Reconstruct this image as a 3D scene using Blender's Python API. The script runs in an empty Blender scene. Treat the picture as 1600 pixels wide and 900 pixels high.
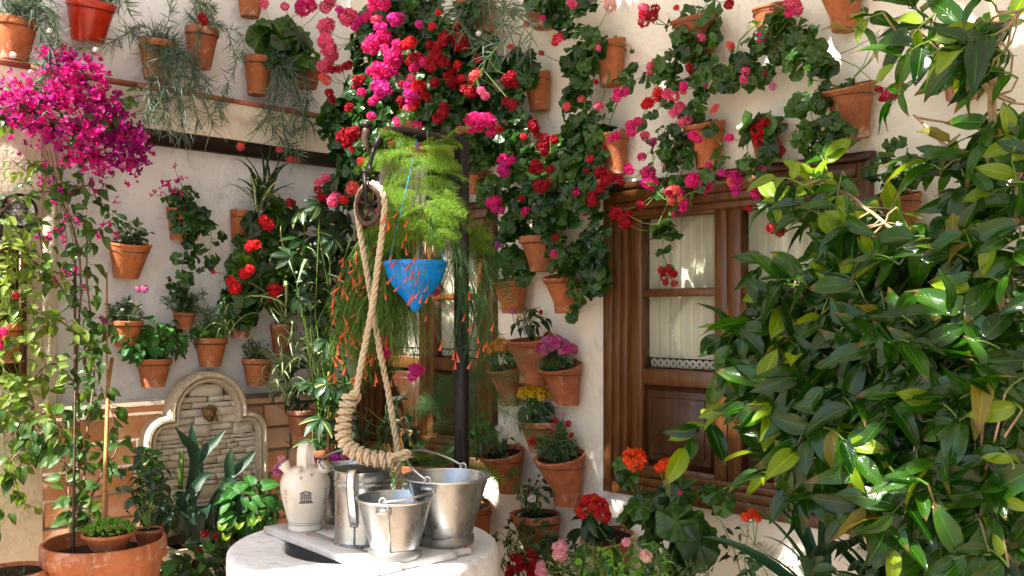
import bpy, math, random
import numpy as np
from mathutils import Vector, Matrix

random.seed(7)
rng = np.random.default_rng(11)
SC = bpy.context.scene
COL = SC.collection
pi = math.pi

# ------------------------------------------------------------------ camera, world, sun, exposure
EYE = 1.55
F = 1459.0
cam_d = bpy.data.cameras.new('camera')
cam = bpy.data.objects.new('camera', cam_d)
COL.objects.link(cam)
cam.location = (0, 0, EYE)
cam.rotation_euler = (pi / 2, 0, 0)
cam_d.sensor_width = 36.0
cam_d.lens = 36.0 * F / 1600.0
cam_d.shift_y = 40.0 / 1600.0
cam_d.clip_start = 0.05
cam_d.clip_end = 500
SC.camera = cam
cam_d.dof.use_dof = True
cam_d.dof.focus_distance = 3.9
cam_d.dof.aperture_fstop = 14.0

SUN_EL, SUN_AZ = math.radians(50), (-0.70, -0.714)
world = bpy.data.worlds.new('World')
SC.world = world
world.use_nodes = True
wn = world.node_tree.nodes
bg = wn['Background']
sky = wn.new('ShaderNodeTexSky')
sky.sky_type = 'NISHITA'
sky.sun_disc = False
sky.sun_elevation = SUN_EL
sky.sun_rotation = math.atan2(SUN_AZ[0], SUN_AZ[1])
world.node_tree.links.new(sky.outputs[0], bg.inputs[0])
bg.inputs[1].default_value = 0.085
sd = bpy.data.lights.new('sun', 'SUN')
sd.energy = 5.0
sd.angle = math.radians(0.6)
sd.color = (1.0, 0.95, 0.88)
sun = bpy.data.objects.new('sun', sd)
COL.objects.link(sun)
_l = math.hypot(*SUN_AZ)
sdir = Vector((SUN_AZ[0] / _l * math.cos(SUN_EL), SUN_AZ[1] / _l * math.cos(SUN_EL), math.sin(SUN_EL)))
sun.rotation_euler = (-sdir).to_track_quat('-Z', 'Y').to_euler()
SC.view_settings.view_transform = 'Standard'
SC.view_settings.look = 'None'
SC.view_settings.exposure = 1.75
SC.view_settings.gamma = 1
SC.render.engine = 'CYCLES'
SC.cycles.max_bounces = 6
SC.cycles.transparent_max_bounces = 8

# ------------------------------------------------------------------ maths helpers
def V(*a): return np.array(a, float)
def nrm(v):
    v = np.asarray(v, float)
    return v / (np.linalg.norm(v) + 1e-9)
UP = V(0, 0, 1)

class Wall:
    """vertical plane: u runs to the right in view, o out into the patio, z up"""
    def __init__(s, p, u, n): s.p, s.u, s.n = V(*p), nrm(V(*u)), nrm(V(*n))
    def at(s, px, py, out=0.0):
        d = V((px - 800) / F, 1, (490 - py) / F)
        t = (s.n @ (s.p + s.n * out - V(0, 0, EYE))) / (s.n @ d)
        return V(0, 0, EYE) + d * t
    def k(s, px, py, out=0.0): return s.at(px, py, out)[1] / F
    def w(s, u, o, z):
        q = s.p + s.u * u + s.n * o
        return V(q[0], q[1], z)
    def uz(s, px, py, out=0.0):
        q = s.at(px, py, out)
        return (q - s.p) @ s.u, q[2]

RW = Wall((0.432, 4.2, 0), (0.692, -0.721, 0), (-0.721, -0.692, 0))
LW = Wall((-0.994, 5.685, 0), (0.721, 0.692, 0), (0.692, -0.721, 0))
WALLS = {'r': RW, 'l': LW}

def onz(px, py, z):
    y = (EYE - z) * F / (py - 490)
    return V((px - 800) / F * y, y, z)

def atd(px, py, y): return V((px - 800) / F * y, y, EYE + (490 - py) / F * y)

# ------------------------------------------------------------------ mesh arrays: dict(v, f(list of index arrays), uv)
class MB:
    def __init__(s): s.v, s.f, s.uv, s.n = [], [], [], 0
    def add(s, v, f, uv=None):
        v = np.asarray(v, float).reshape(-1, 3)
        s.v.append(v)
        s.uv.append(np.zeros((len(v), 2)) if uv is None else np.asarray(uv, float))
        for q in f:
            s.f.append([int(i) + s.n for i in q])
        s.n += len(v)
    def tris(s, v, f, uv):          # fast path: f is an (n,k) array
        s.v.append(v); s.uv.append(uv); s.f.extend((f + s.n).tolist()); s.n += len(v)
    def box(s, c, ax, half, jit=0.0):
        c = np.asarray(c, float)
        A = [nrm(a) * h for a, h in zip(ax, half)]
        pts = []
        for i in (-1, 1):
            for j in (-1, 1):
                for k in (-1, 1):
                    pts.append(c + A[0] * i + A[1] * j + A[2] * k + (rng.normal(size=3) * jit if jit else 0))
        s.add(pts, [(0, 1, 3, 2), (4, 6, 7, 5), (0, 4, 5, 1), (2, 3, 7, 6), (0, 2, 6, 4), (1, 5, 7, 3)])
    def wbox(s, W, u0, u1, o0, o1, z0, z1, bev=0.0):
        c = W.w((u0 + u1) / 2, (o0 + o1) / 2, (z0 + z1) / 2)
        if bev <= 0:
            s.box(c, (W.u, W.n, UP), (abs(u1 - u0) / 2, abs(o1 - o0) / 2, abs(z1 - z0) / 2)); return
        # chamfered face: back rectangle, shoulder, front
        v = []
        for (o, b) in ((o0, 0), (o1 - bev, 0), (o1, bev)):
            for (u, z) in ((u0 + b, z0 + b), (u1 - b, z0 + b), (u1 - b, z1 - b), (u0 + b, z1 - b)):
                v.append(W.w(u, o, z))
        f = [(8, 9, 10, 11)]
        for L in (0, 4):
            for i in range(4):
                j = (i + 1) % 4
                f.append((L + i, L + j, L + 4 + j, L + 4 + i))
        s.add(v, f)
    def tube(s, pts, r, sides=5, cap=True):
        pts = np.asarray(pts, float); n = len(pts)
        r = np.full(n, r) if np.isscalar(r) else np.asarray(r, float)
        t = np.gradient(pts, axis=0); t /= np.linalg.norm(t, axis=1)[:, None] + 1e-12
        a = np.cross(t[0], UP if abs(t[0][2]) < .9 else V(1, 0, 0)); a = nrm(a)
        N = []
        for i in range(n):
            a = a - t[i] * (a @ t[i]); a = nrm(a); N.append(a)
        N = np.array(N); B = np.cross(t, N)
        th = np.arange(sides) * 2 * pi / sides
        v = pts[:, None] + r[:, None, None] * (np.cos(th)[None, :, None] * N[:, None] + np.sin(th)[None, :, None] * B[:, None])
        v = v.reshape(-1, 3)
        uv = np.stack([np.tile(np.arange(sides) / sides, n), np.repeat(np.linspace(0, 1, n), sides)], 1)
        f = []
        for i in range(n - 1):
            for j in range(sides):
                k = (j + 1) % sides
                f.append((i * sides + j, i * sides + k, (i + 1) * sides + k, (i + 1) * sides + j))
        if cap and sides > 2:
            f.append(tuple(range(sides))[::-1]); f.append(tuple((n - 1) * sides + j for j in range(sides)))
        s.add(v, f, uv)
    def lathe(s, prof, c=(0, 0, 0), seg=32, shift=None, wob=0.0, capb=False, capt=False, noclose=False):
        """prof [(r,z)]; shift(z_index)->xy offset vector"""
        c = np.asarray(c, float); n = len(prof); v = []; uv = []
        for i, (r, z) in enumerate(prof):
            o = shift[i] if shift is not None else V(0, 0, 0)
            for j in range(seg):
                a = 2 * pi * j / seg
                rr = r * (1 + (wob * math.sin(3 * a + i) if wob else 0))
                v.append(c + o + V(rr * math.cos(a), rr * math.sin(a), z)); uv.append((j / seg, i / max(1, n - 1)))
        f = []
        for i in range(n - 1):
            for j in range(seg):
                k = (j + 1) % seg
                f.append((i * seg + j, i * seg + k, (i + 1) * seg + k, (i + 1) * seg + j))
        if capb: f.append(tuple(range(seg))[::-1])
        if capt: f.append(tuple((n - 1) * seg + j for j in range(seg)))
        s.add(v, f, uv)
    def mesh(s, name, mat, smooth=False):
        v = np.concatenate(s.v); uv = np.concatenate(s.uv)
        me = bpy.data.meshes.new(name)
        k = [len(q) for q in s.f]; fl = np.concatenate([np.asarray(q) for q in s.f]) if len(set(k)) > 1 else np.asarray(s.f).ravel()
        me.vertices.add(len(v)); me.vertices.foreach_set('co', v.ravel())
        me.loops.add(len(fl)); me.loops.foreach_set('vertex_index', fl.astype(np.int32))
        me.polygons.add(len(k))
        st = np.concatenate([[0], np.cumsum(k)[:-1]])
        me.polygons.foreach_set('loop_start', st.astype(np.int32))
        if smooth: me.polygons.foreach_set('use_smooth', np.ones(len(k), bool))
        ul = me.uv_layers.new(name='UVMap')
        ul.data.foreach_set('uv', uv[fl].ravel().astype(np.float32))
        me.update(calc_edges=True)
        if mat: me.materials.append(mat)
        return me

def autosmooth(me, deg=40):
    me.polygons.foreach_set('use_smooth', np.ones(len(me.polygons), bool))
    try: me.set_sharp_from_angle(angle=math.radians(deg))
    except Exception: pass

THINGS = []
class T:
    """a top-level thing: an Empty at its base that parents its parts"""
    def __init__(s, name, label, cat, loc, group=None, kind=None):
        s.o = bpy.data.objects.new(name, None); COL.objects.link(s.o)
        s.loc = np.asarray(loc, float); s.o.location = s.loc
        s.o.empty_display_size = 0.05
        if label: s.o['label'] = label
        if cat: s.o['category'] = cat
        if group: s.o['group'] = group
        if kind: s.o['kind'] = kind
        s.inst = {}
        THINGS.append(s)
    def add(s, name, mb, mat, smooth=False, parent=None, kind=None, label=None, auto=None):
        v0 = [a for a in mb.v]
        base = s.loc
        mb2 = mb
        mb2.v = [a - base for a in v0]
        me = mb2.mesh(name, mat, smooth)
        if auto: autosmooth(me, auto)
        o = bpy.data.objects.new(name, me); COL.objects.link(o)
        o.parent = parent or s.o
        if kind: o['kind'] = kind
        if label: o['label'] = label
        return o
    def put(s, name, key, M):
        s.inst.setdefault(name, []).append((key, M))
    def fin(s, cap=300):
        for name, L in s.inst.items():
            L.sort(key=lambda q: q[1][1, 3])
            for key, M in L[:cap]:
                me, arr = random.choice(TPL[key])
                o = bpy.data.objects.new(name, me); COL.objects.link(o)
                o.parent = s.o
                A = M.copy(); A[:3, 3] -= s.loc
                o.matrix_basis = Matrix(A.tolist())
            rest = {}
            for key, M in L[cap:]: rest.setdefault(TPL[key][0][0].materials[0].name, []).append((key, M))
            for mname, R in rest.items():
                mb = MB()
                for key, M in R:
                    me, (v, f, uv) = random.choice(TPL[key])
                    mb.tris(v @ M[:3, :3].T + M[:3, 3], f, uv)
                s.add('leaves' if name == 'leaf' else name + '_mass', mb, bpy.data.materials[mname], True, kind='stuff')

def solo(name, label, cat, mb, mat, smooth=False, group=None, kind=None, auto=None):
    me = mb.mesh(name, mat, smooth)
    if auto: autosmooth(me, auto)
    o = bpy.data.objects.new(name, me); COL.objects.link(o)
    if label: o['label'] = label
    if cat: o['category'] = cat
    if group: o['group'] = group
    if kind: o['kind'] = kind
    return o

def child(root, name, mb, mat, smooth=False, kind=None):
    me = mb.mesh(name, mat, smooth)
    o = bpy.data.objects.new(name, me); COL.objects.link(o); o.parent = root
    if kind: o['kind'] = kind
    return o

# ------------------------------------------------------------------ materials
class NT:
    def __init__(s, name):
        s.m = bpy.data.materials.new(name); s.m.use_nodes = True
        s.t = s.m.node_tree; s.n = s.t.nodes; s.l = s.t.links
        s.b = s.n['Principled BSDF']; s.out = s.n['Material Output']
    def N(s, typ, **kw):
        nd = s.n.new('ShaderNode' + typ)
        for k, v in kw.items():
            if k.startswith('i_'): nd.inputs[k[2:].replace('_', ' ')].default_value = v
            else: setattr(nd, k, v)
        return nd
    def L(s, a, b): s.l.new(a, b)
    def noise(s, scale, detail=4, rough=.55, vec=None, dist=0):
        n = s.N('TexNoise'); n.inputs['Scale'].default_value = scale; n.inputs['Detail'].default_value = detail
        n.inputs['Roughness'].default_value = rough; n.inputs['Distortion'].default_value = dist
        if vec is not None: s.L(vec, n.inputs['Vector'])
        return n.outputs['Fac']
    def ramp(s, fac, stops):
        r = s.N('ValToRGB'); e = r.color_ramp.elements
        while len(e) > 1: e.remove(e[-1])
        for i, (p, c) in enumerate(stops):
            if i == 0: e[0].position = p; el = e[0]
            else: el = e.new(p)
            el.color = (*c, 1) if len(c) == 3 else c
        s.L(fac, r.inputs[0]); return r.outputs[0]
    def mix(s, fac, a, b, mode='MIX'):
        m = s.N('Mix'); m.data_type = 'RGBA'; m.blend_type = mode
        for sock, val in ((m.inputs[0], fac), (m.inputs[6], a), (m.inputs[7], b)):
            if isinstance(val, (int, float)): sock.default_value = val
            elif isinstance(val, tuple): sock.default_value = (*val, 1)
            else: s.L(val, sock)
        return m.outputs[2]
    def math(s, op, a, b=0.5):
        m = s.N('Math'); m.operation = op
        for sock, val in ((m.inputs[0], a), (m.inputs[1], b)):
            if isinstance(val, (int, float)): sock.default_value = val
            else: s.L(val, sock)
        return m.outputs[0]
    def bump(s, h, dist=.01, st=.6):
        b = s.N('Bump'); b.inputs['Distance'].default_value = dist; b.inputs['Strength'].default_value = st
        s.L(h, b.inputs['Height']); s.L(b.outputs[0], s.b.inputs['Normal']); return b.outputs[0]
    def col(s, c):
        if isinstance(c, tuple): s.b.inputs['Base Color'].default_value = (*c, 1)
        else: s.L(c, s.b.inputs['Base Color'])
    def set(s, rough=.6, metal=0, spec=.5):
        s.b.inputs['Roughness'].default_value = rough; s.b.inputs['Metallic'].default_value = metal
        s.b.inputs['Specular IOR Level'].default_value = spec; return s
    def obj(s): return s.N('TexCoord').outputs['Object']
    def gen(s): return s.N('NewGeometry').outputs['Position']
    def orand(s): return s.N('ObjectInfo').outputs['Random']
    def irand(s): return s.N('NewGeometry').outputs['Random Per Island']
    def rnd(s):
        return s.math('FRACT', s.math('ADD', s.orand(), s.irand()), 0)

def m_stucco(name, a, b, bump=.5):
    t = NT(name); p = t.gen()
    c = t.ramp(t.noise(1.3, 6, .6, p), [(.3, a), (.62, b)])
    c = t.mix(t.math('MULTIPLY', t.ramp(t.noise(3.1, 8, .7, p, 1.5), [(.58, (0, 0, 0)), (.75, (1, 1, 1))]), .35), c, tuple(x * .72 for x in b), 'MIX')
    sp = t.ramp(t.noise(42, 3, .6, p), [(.70, (0, 0, 0)), (.78, (1, 1, 1))])
    c = t.mix(t.math('MULTIPLY', sp, .18), c, (.35, .26, .17))
    mp = t.N('Mapping'); t.L(p, mp.inputs['Vector']); mp.inputs['Scale'].default_value = (9, 9, .8)
    st = t.math('MULTIPLY', t.ramp(t.noise(1.6, 6, .65, mp.outputs[0]), [(.55, (0, 0, 0)), (.72, (1, 1, 1))]), t.ramp(t.noise(1.7, 4, .6, p), [(.42, (0, 0, 0)), (.62, (1, 1, 1))]))
    c = t.mix(t.math('MULTIPLY', st, .26), c, (.45, .37, .28))
    fl = t.ramp(t.noise(7, 8, .72, p, .4), [(.60, (0, 0, 0)), (.625, (1, 1, 1))]); c = t.mix(t.math('MULTIPLY', fl, .28), c, tuple(x * .80 for x in a))
    t.col(c); t.set(.85, 0, .2)
    h = t.math('ADD', t.math('MULTIPLY', fl, -.5), t.math('ADD', t.math('MULTIPLY', t.noise(5, 4, .6, p), 3.0), t.math('MULTIPLY', t.noise(60, 5, .65, p), .35)))
    t.bump(h, .02, bump); return t.m
M = {}
M['wall_r'] = m_stucco('cream_lime_plaster', (.79, .735, .60), (.88, .85, .74))
M['wall_l'] = m_stucco('white_lime_plaster', (.77, .79, .80), (.86, .88, .90))
M['pilaster'] = m_stucco('ochre_lime_plaster', (.76, .67, .50), (.84, .76, .60))
M['cornice'] = m_stucco('cornice_plaster', (.80, .74, .60), (.87, .83, .72), .4)
M['well'] = m_stucco('well_whitewash', (.82, .83, .84), (.88, .89, .90), .6)

def m_terra(name, a=(.50, .16, .055), b=(.30, .080, .028), salt=.6, rough=.75):
    t = NT(name); p = t.gen(); r = t.orand()
    c = t.ramp(t.noise(11, 7, .7, p), [(.36, b), (.60, a)])
    c = t.mix(t.math('MULTIPLY', r, .6), c, (.36, .13, .055)); c = t.mix(t.math('MULTIPLY', t.ramp(t.math('FRACT', t.math('MULTIPLY', r, 7.3), 0), [(.6, (0, 0, 0)), (1, (1, 1, 1))]), .5), c, (.22, .085, .045))
    uy = t.N('SeparateXYZ'); t.L(t.N('TexCoord').outputs['UV'], uy.inputs[0])
    band = t.ramp(uy.outputs[1], [(0, (.10,) * 3), (.12, (.0,) * 3), (.45, (.0,) * 3), (.62, (.08,) * 3), (.8, (.06,) * 3)])
    m = t.ramp(t.math('ADD', t.noise(14, 7, .75, p, .8), band), [(.58, (0, 0, 0)), (.70, (1, 1, 1))])
    mp = t.N('Mapping'); t.L(p, mp.inputs['Vector']); mp.inputs['Scale'].default_value = (30, 30, 3)
    c = t.mix(t.math('MULTIPLY', t.ramp(t.noise(1.4, 5, .6, mp.outputs[0]), [(.52, (0, 0, 0)), (.68, (1, 1, 1))]), .5), c, (.17, .07, .035))
    c = t.mix(t.math('MULTIPLY', m, salt), c, (.68, .55, .42))
    dk = t.ramp(t.noise(6, 5, .6, p), [(.58, (0, 0, 0)), (.75, (1, 1, 1))])
    c = t.mix(t.math('MULTIPLY', dk, .55), c, (.13, .06, .03))
    t.col(c); t.set(rough, 0, .25)
    t.bump(t.math('ADD', t.noise(70, 5, .6, p), t.math('MULTIPLY', t.noise(12, 3, .5, p), 1.5)), .004, .7); return t.m
M['terra'] = m_terra('terracotta')
M['terra_d'] = m_terra('weathered_terracotta', (.42, .14, .06), (.25, .07, .03), .7)
M['terra_o'] = m_terra('orange_terracotta', (.56, .18, .052), (.40, .11, .032), .4, .65)
def m_glaze(name, a, b, chip, rough):
    t = NT(name); p = t.gen(); c = t.ramp(t.noise(16, 6, .7, p), [(.35, b), (.6, a)])
    c = t.mix(t.ramp(t.noise(38, 6, .75, p, .6), [(.66, (0, 0, 0)), (.70, (1, 1, 1))]), c, chip)
    c = t.mix(t.math('MULTIPLY', t.ramp(t.noise(9, 5, .7, p), [(.55, (0, 0, 0)), (.75, (1, 1, 1))]), .35), c, tuple(i * .35 for i in b))
    t.col(c); t.set(rough, 0, .5); t.bump(t.noise(30, 5, .6, p), .003, .6); return t.m
M['glaze_red'] = m_glaze('red_glazed_clay', (.50, .030, .010), (.34, .018, .008), (.36, .15, .08), .18)
M['glaze_blue'] = m_glaze('blue_painted_clay', (.001, .27, .80), (.001, .18, .62), (.10, .30, .42), .25)

t = NT('potting_soil'); t.col(t.ramp(t.noise(60, 5, .6, t.gen()), [(.35, (.012, .008, .006)), (.7, (.06, .035, .02))])); t.set(.95, 0, .1); t.bump(t.noise(90, 4, .6, t.gen()), .01, 1); M['soil'] = t.m

def m_wood(name, a, b, c3, rough=.42):
    t = NT(name); o = t.gen(); mp = t.N('Mapping'); t.L(o, mp.inputs['Vector']); mp.inputs['Scale'].default_value = (14, 14, 1.2)
    g = t.noise(3.0, 9, .66, mp.outputs[0], .35)
    c = t.ramp(g, [(.28, a), (.5, b), (.72, c3)])
    c = t.mix(t.math('MULTIPLY', t.orand(), .35), c, a)
    w = t.ramp(t.noise(8, 5, .7, o), [(.6, (0, 0, 0)), (.72, (1, 1, 1))])
    c = t.mix(t.math('MULTIPLY', w, .2), c, (.30, .20, .12))
    t.col(c); t.set(rough, 0, .4); t.bump(g, .0015, .35); return t.m
M['wood'] = m_wood('brown_varnished_wood', (.055, .021, .006), (.12, .048, .013), (.185, .080, .024), .36)
M['wood_d'] = m_wood('dark_varnished_wood', (.024, .009, .004), (.055, .022, .008), (.09, .038, .014), .36)
M['lintel'] = m_wood('dark_brown_paint', (.014, .006, .004), (.026, .010, .007), (.04, .02, .014), .6)
M['cane'] = m_wood('cane', (.22, .10, .03), (.42, .20, .06), (.55, .30, .1), .6)

t = NT('red_tile_edge'); t.col(t.ramp(t.noise(12, 5, .6, t.gen()), [(.3, (.24, .07, .04)), (.65, (.42, .15, .08))])); t.set(.8); M['tile'] = t.m
t = NT('brick_clay'); p = t.gen(); r = t.orand()
c = t.ramp(r, [(0, (.54, .24, .12)), (.4, (.68, .32, .15)), (.75, (.70, .40, .22)), (1, (.58, .42, .28))])
c = t.mix(t.ramp(t.noise(10, 6, .7, p), [(.45, (0, 0, 0)), (.75, (.75, .75, .75))]), c, (.62, .48, .34))
t.col(c); t.set(.88, 0, .15); t.bump(t.noise(40, 6, .7, p), .006, .8); M['brick'] = t.m
t = NT('mortar'); t.col(t.ramp(t.noise(20, 5, .6, t.gen()), [(.3, (.30, .24, .17)), (.7, (.46, .38, .28))])); t.set(.95, 0, .1); t.bump(t.noise(60, 5, .7, t.gen()), .005, .8); M['mortar'] = t.m
t = NT('dark_mortar'); t.col(t.ramp(t.noise(20, 5, .6, t.gen()), [(.3, (.16, .12, .08)), (.7, (.30, .23, .15))])); t.set(.95, 0, .1); M['mortar_d'] = t.m
t = NT('ledge_stone'); p = t.gen(); r = t.orand()
c = t.ramp(r, [(0, (.70, .60, .44)), (.35, (.78, .72, .60)), (.7, (.64, .56, .44)), (1, (.82, .79, .70))])
c = t.mix(t.ramp(t.noise(18, 6, .7, p), [(.48, (0, 0, 0)), (.72, (.5, .5, .5))]), c, (.46, .34, .21))
t.col(c); t.set(.85, 0, .2); t.bump(t.noise(45, 7, .7, p), .008, 1); M['ledge'] = t.m
t = NT('cast_sandstone'); p = t.gen()
c = t.ramp(t.noise(50, 5, .7, p), [(.3, (.40, .32, .20)), (.55, (.56, .48, .34)), (.8, (.68, .61, .47))])
t.col(c); t.set(.9, 0, .15); t.bump(t.noise(130, 5, .7, p), .004, .9); M['cast'] = t.m
t = NT('bronze'); t.col(t.ramp(t.noise(40, 5, .6, t.gen()), [(.35, (.06, .035, .015)), (.65, (.28, .16, .06))])); t.set(.5, .5); M['bronze'] = t.m

t = NT('galvanised_zinc'); p = t.gen()
vo = t.N('TexVoronoi'); t.L(p, vo.inputs['Vector']); vo.inputs['Scale'].default_value = 70
c = t.mix(.5, t.ramp(vo.outputs['Distance'], [(.1, (.40, .42, .42)), (.6, (.46, .48, .475))]), t.ramp(t.noise(7, 6, .7, p), [(.3, (.22, .235, .235)), (.65, (.52, .54, .53))]))
rst = t.ramp(t.noise(9, 6, .7, p), [(.68, (0, 0, 0)), (.76, (1, 1, 1))])
c = t.mix(t.math('MULTIPLY', rst, .45), c, (.22, .15, .09)); t.col(c)
t.set(.34, .93, .5); t.L(t.ramp(t.noise(20, 5, .7, p), [(.3, (.20,) * 3), (.7, (.40,) * 3)]), t.b.inputs['Roughness']); t.bump(t.noise(14, 3, .5, p), .002, .5); M['zinc'] = t.m
t = NT('dull_zinc_band'); t.col(t.ramp(t.noise(24, 5, .6, p), [(.3, (.20, .20, .18)), (.7, (.38, .38, .35))]) if False else (.30, .30, .28)); t.set(.5, .85); M['zinc_d'] = t.m  # darker, rougher zinc for bucket base bands and the can seam
t = NT('bright_wire'); t.col((.70, .71, .70)); t.set(.28, .95); M['wire'] = t.m
t = NT('black_iron'); p = t.gen(); c = t.ramp(t.noise(26, 6, .7, p), [(.5, (.005, .005, .006)), (.76, (.040, .022, .014))]); t.col(c); t.set(.42, 0, .35); t.bump(t.noise(60, 4, .6, p), .003, .6); M['iron'] = t.m
t = NT('worn_iron'); p = t.gen(); c = t.ramp(t.noise(30, 6, .7, p), [(.35, (.03, .024, .02)), (.7, (.15, .085, .05))]); t.col(c); t.set(.5, .5); t.bump(t.noise(60, 4, .6, p), .003, .6); M['iron_w'] = t.m
t = NT('hemp_rope'); p = t.gen(); c = t.ramp(t.noise(120, 5, .7, p), [(.3, (.42, .31, .17)), (.65, (.74, .63, .45))])
c = t.mix(t.math('MULTIPLY', t.ramp(t.noise(5, 4, .6, p), [(.45, (0, 0, 0)), (.7, (1, 1, 1))]), .4), c, (.40, .27, .13)); t.col(c); t.set(.95, 0, .1); t.bump(t.noise(240, 3, .6, p), .003, 1); M['rope'] = t.m
t = NT('blue_cord'); t.col((.02, .32, .62)); t.set(.6); M['cord'] = t.m
t = NT('cream_glazed_ceramic'); p = t.gen(); t.col(t.ramp(t.noise(12, 5, .6, p), [(.35, (.66, .60, .50)), (.65, (.76, .71, .61))])); t.set(.16, 0, .6); t.b.inputs['Coat Weight'].default_value = .4; t.bump(t.noise(30, 3, .5, p), .002, .3); M['ceramic'] = t.m
t = NT('blue_glaze_line'); t.col((.03, .06, .16)); t.set(.2); M['blueline'] = t.m
t = NT('dark_print'); t.col((.03, .03, .035)); t.set(.3); M['print'] = t.m
t = NT('white_marble'); p = t.gen(); v = t.ramp(t.noise(5, 9, .75, p, 2.5), [(.46, (0, 0, 0)), (.5, (1, 1, 1)), (.54, (0, 0, 0))])
c = t.mix(t.math('MULTIPLY', v, .35), t.ramp(t.noise(9, 6, .6, p), [(.3, (.58, .56, .54)), (.7, (.74, .72, .70))]), (.38, .36, .36)); t.col(c); t.set(.35, 0, .5); t.bump(t.noise(25, 5, .6, p), .002, .5); M['marble'] = t.m

t = NT('curtain_cloth'); p = t.gen(); w = t.N('TexWave'); w.inputs['Scale'].default_value = 260; 
t.col(t.ramp(t.noise(3, 5, .6, p), [(.3, (.70, .64, .50)), (.7, (.84, .79, .66))])); t.set(.9, 0, .1); t.bump(t.noise(300, 2, .5, p), .001, .4); M['curtain'] = t.m
t = NT('lace_thread'); t.col((.84, .80, .70)); t.set(.9); M['lace'] = t.m
t = NT('window_glass')
fr = t.N('Fresnel'); fr.inputs[0].default_value = 1.35
gl = t.N('BsdfGlossy'); gl.inputs['Roughness'].default_value = .02; gl.inputs['Color'].default_value = (.8, .85, .9, 1)
tr = t.N('BsdfTransparent'); tr.inputs[0].default_value = (.93, .95, .93, 1)
mx = t.N('MixShader'); t.L(t.math('MINIMUM', fr.outputs[0], .35), mx.inputs[0]); t.L(tr.outputs[0], mx.inputs[1]); t.L(gl.outputs[0], mx.inputs[2]); t.L(mx.outputs[0], t.out.inputs[0]); M['glass'] = t.m
t = NT('blocker_canvas'); t.col((.78, .75, .70)); t.set(.9, 0, .1); ts = t.N('BsdfTranslucent'); ts.inputs[0].default_value = (.80, .76, .68, 1); mx = t.N('MixShader'); mx.inputs[0].default_value = .13
t.L(t.b.outputs[0], mx.inputs[1]); t.L(ts.outputs[0], mx.inputs[2]); t.L(mx.outputs[0], t.out.inputs[0]); M['sun_blocker'] = t.m  # canvas of the added overhead sheet that blocks the sun
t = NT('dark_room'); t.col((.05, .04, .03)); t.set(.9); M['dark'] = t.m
t = NT('clay_floor'); p = t.gen(); t.col(t.ramp(t.noise(4, 6, .6, p), [(.3, (.30, .20, .13)), (.7, (.46, .34, .24))])); t.set(.8); t.bump(t.noise(30, 5, .6, p), .006, .6); M['floor'] = t.m

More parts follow.
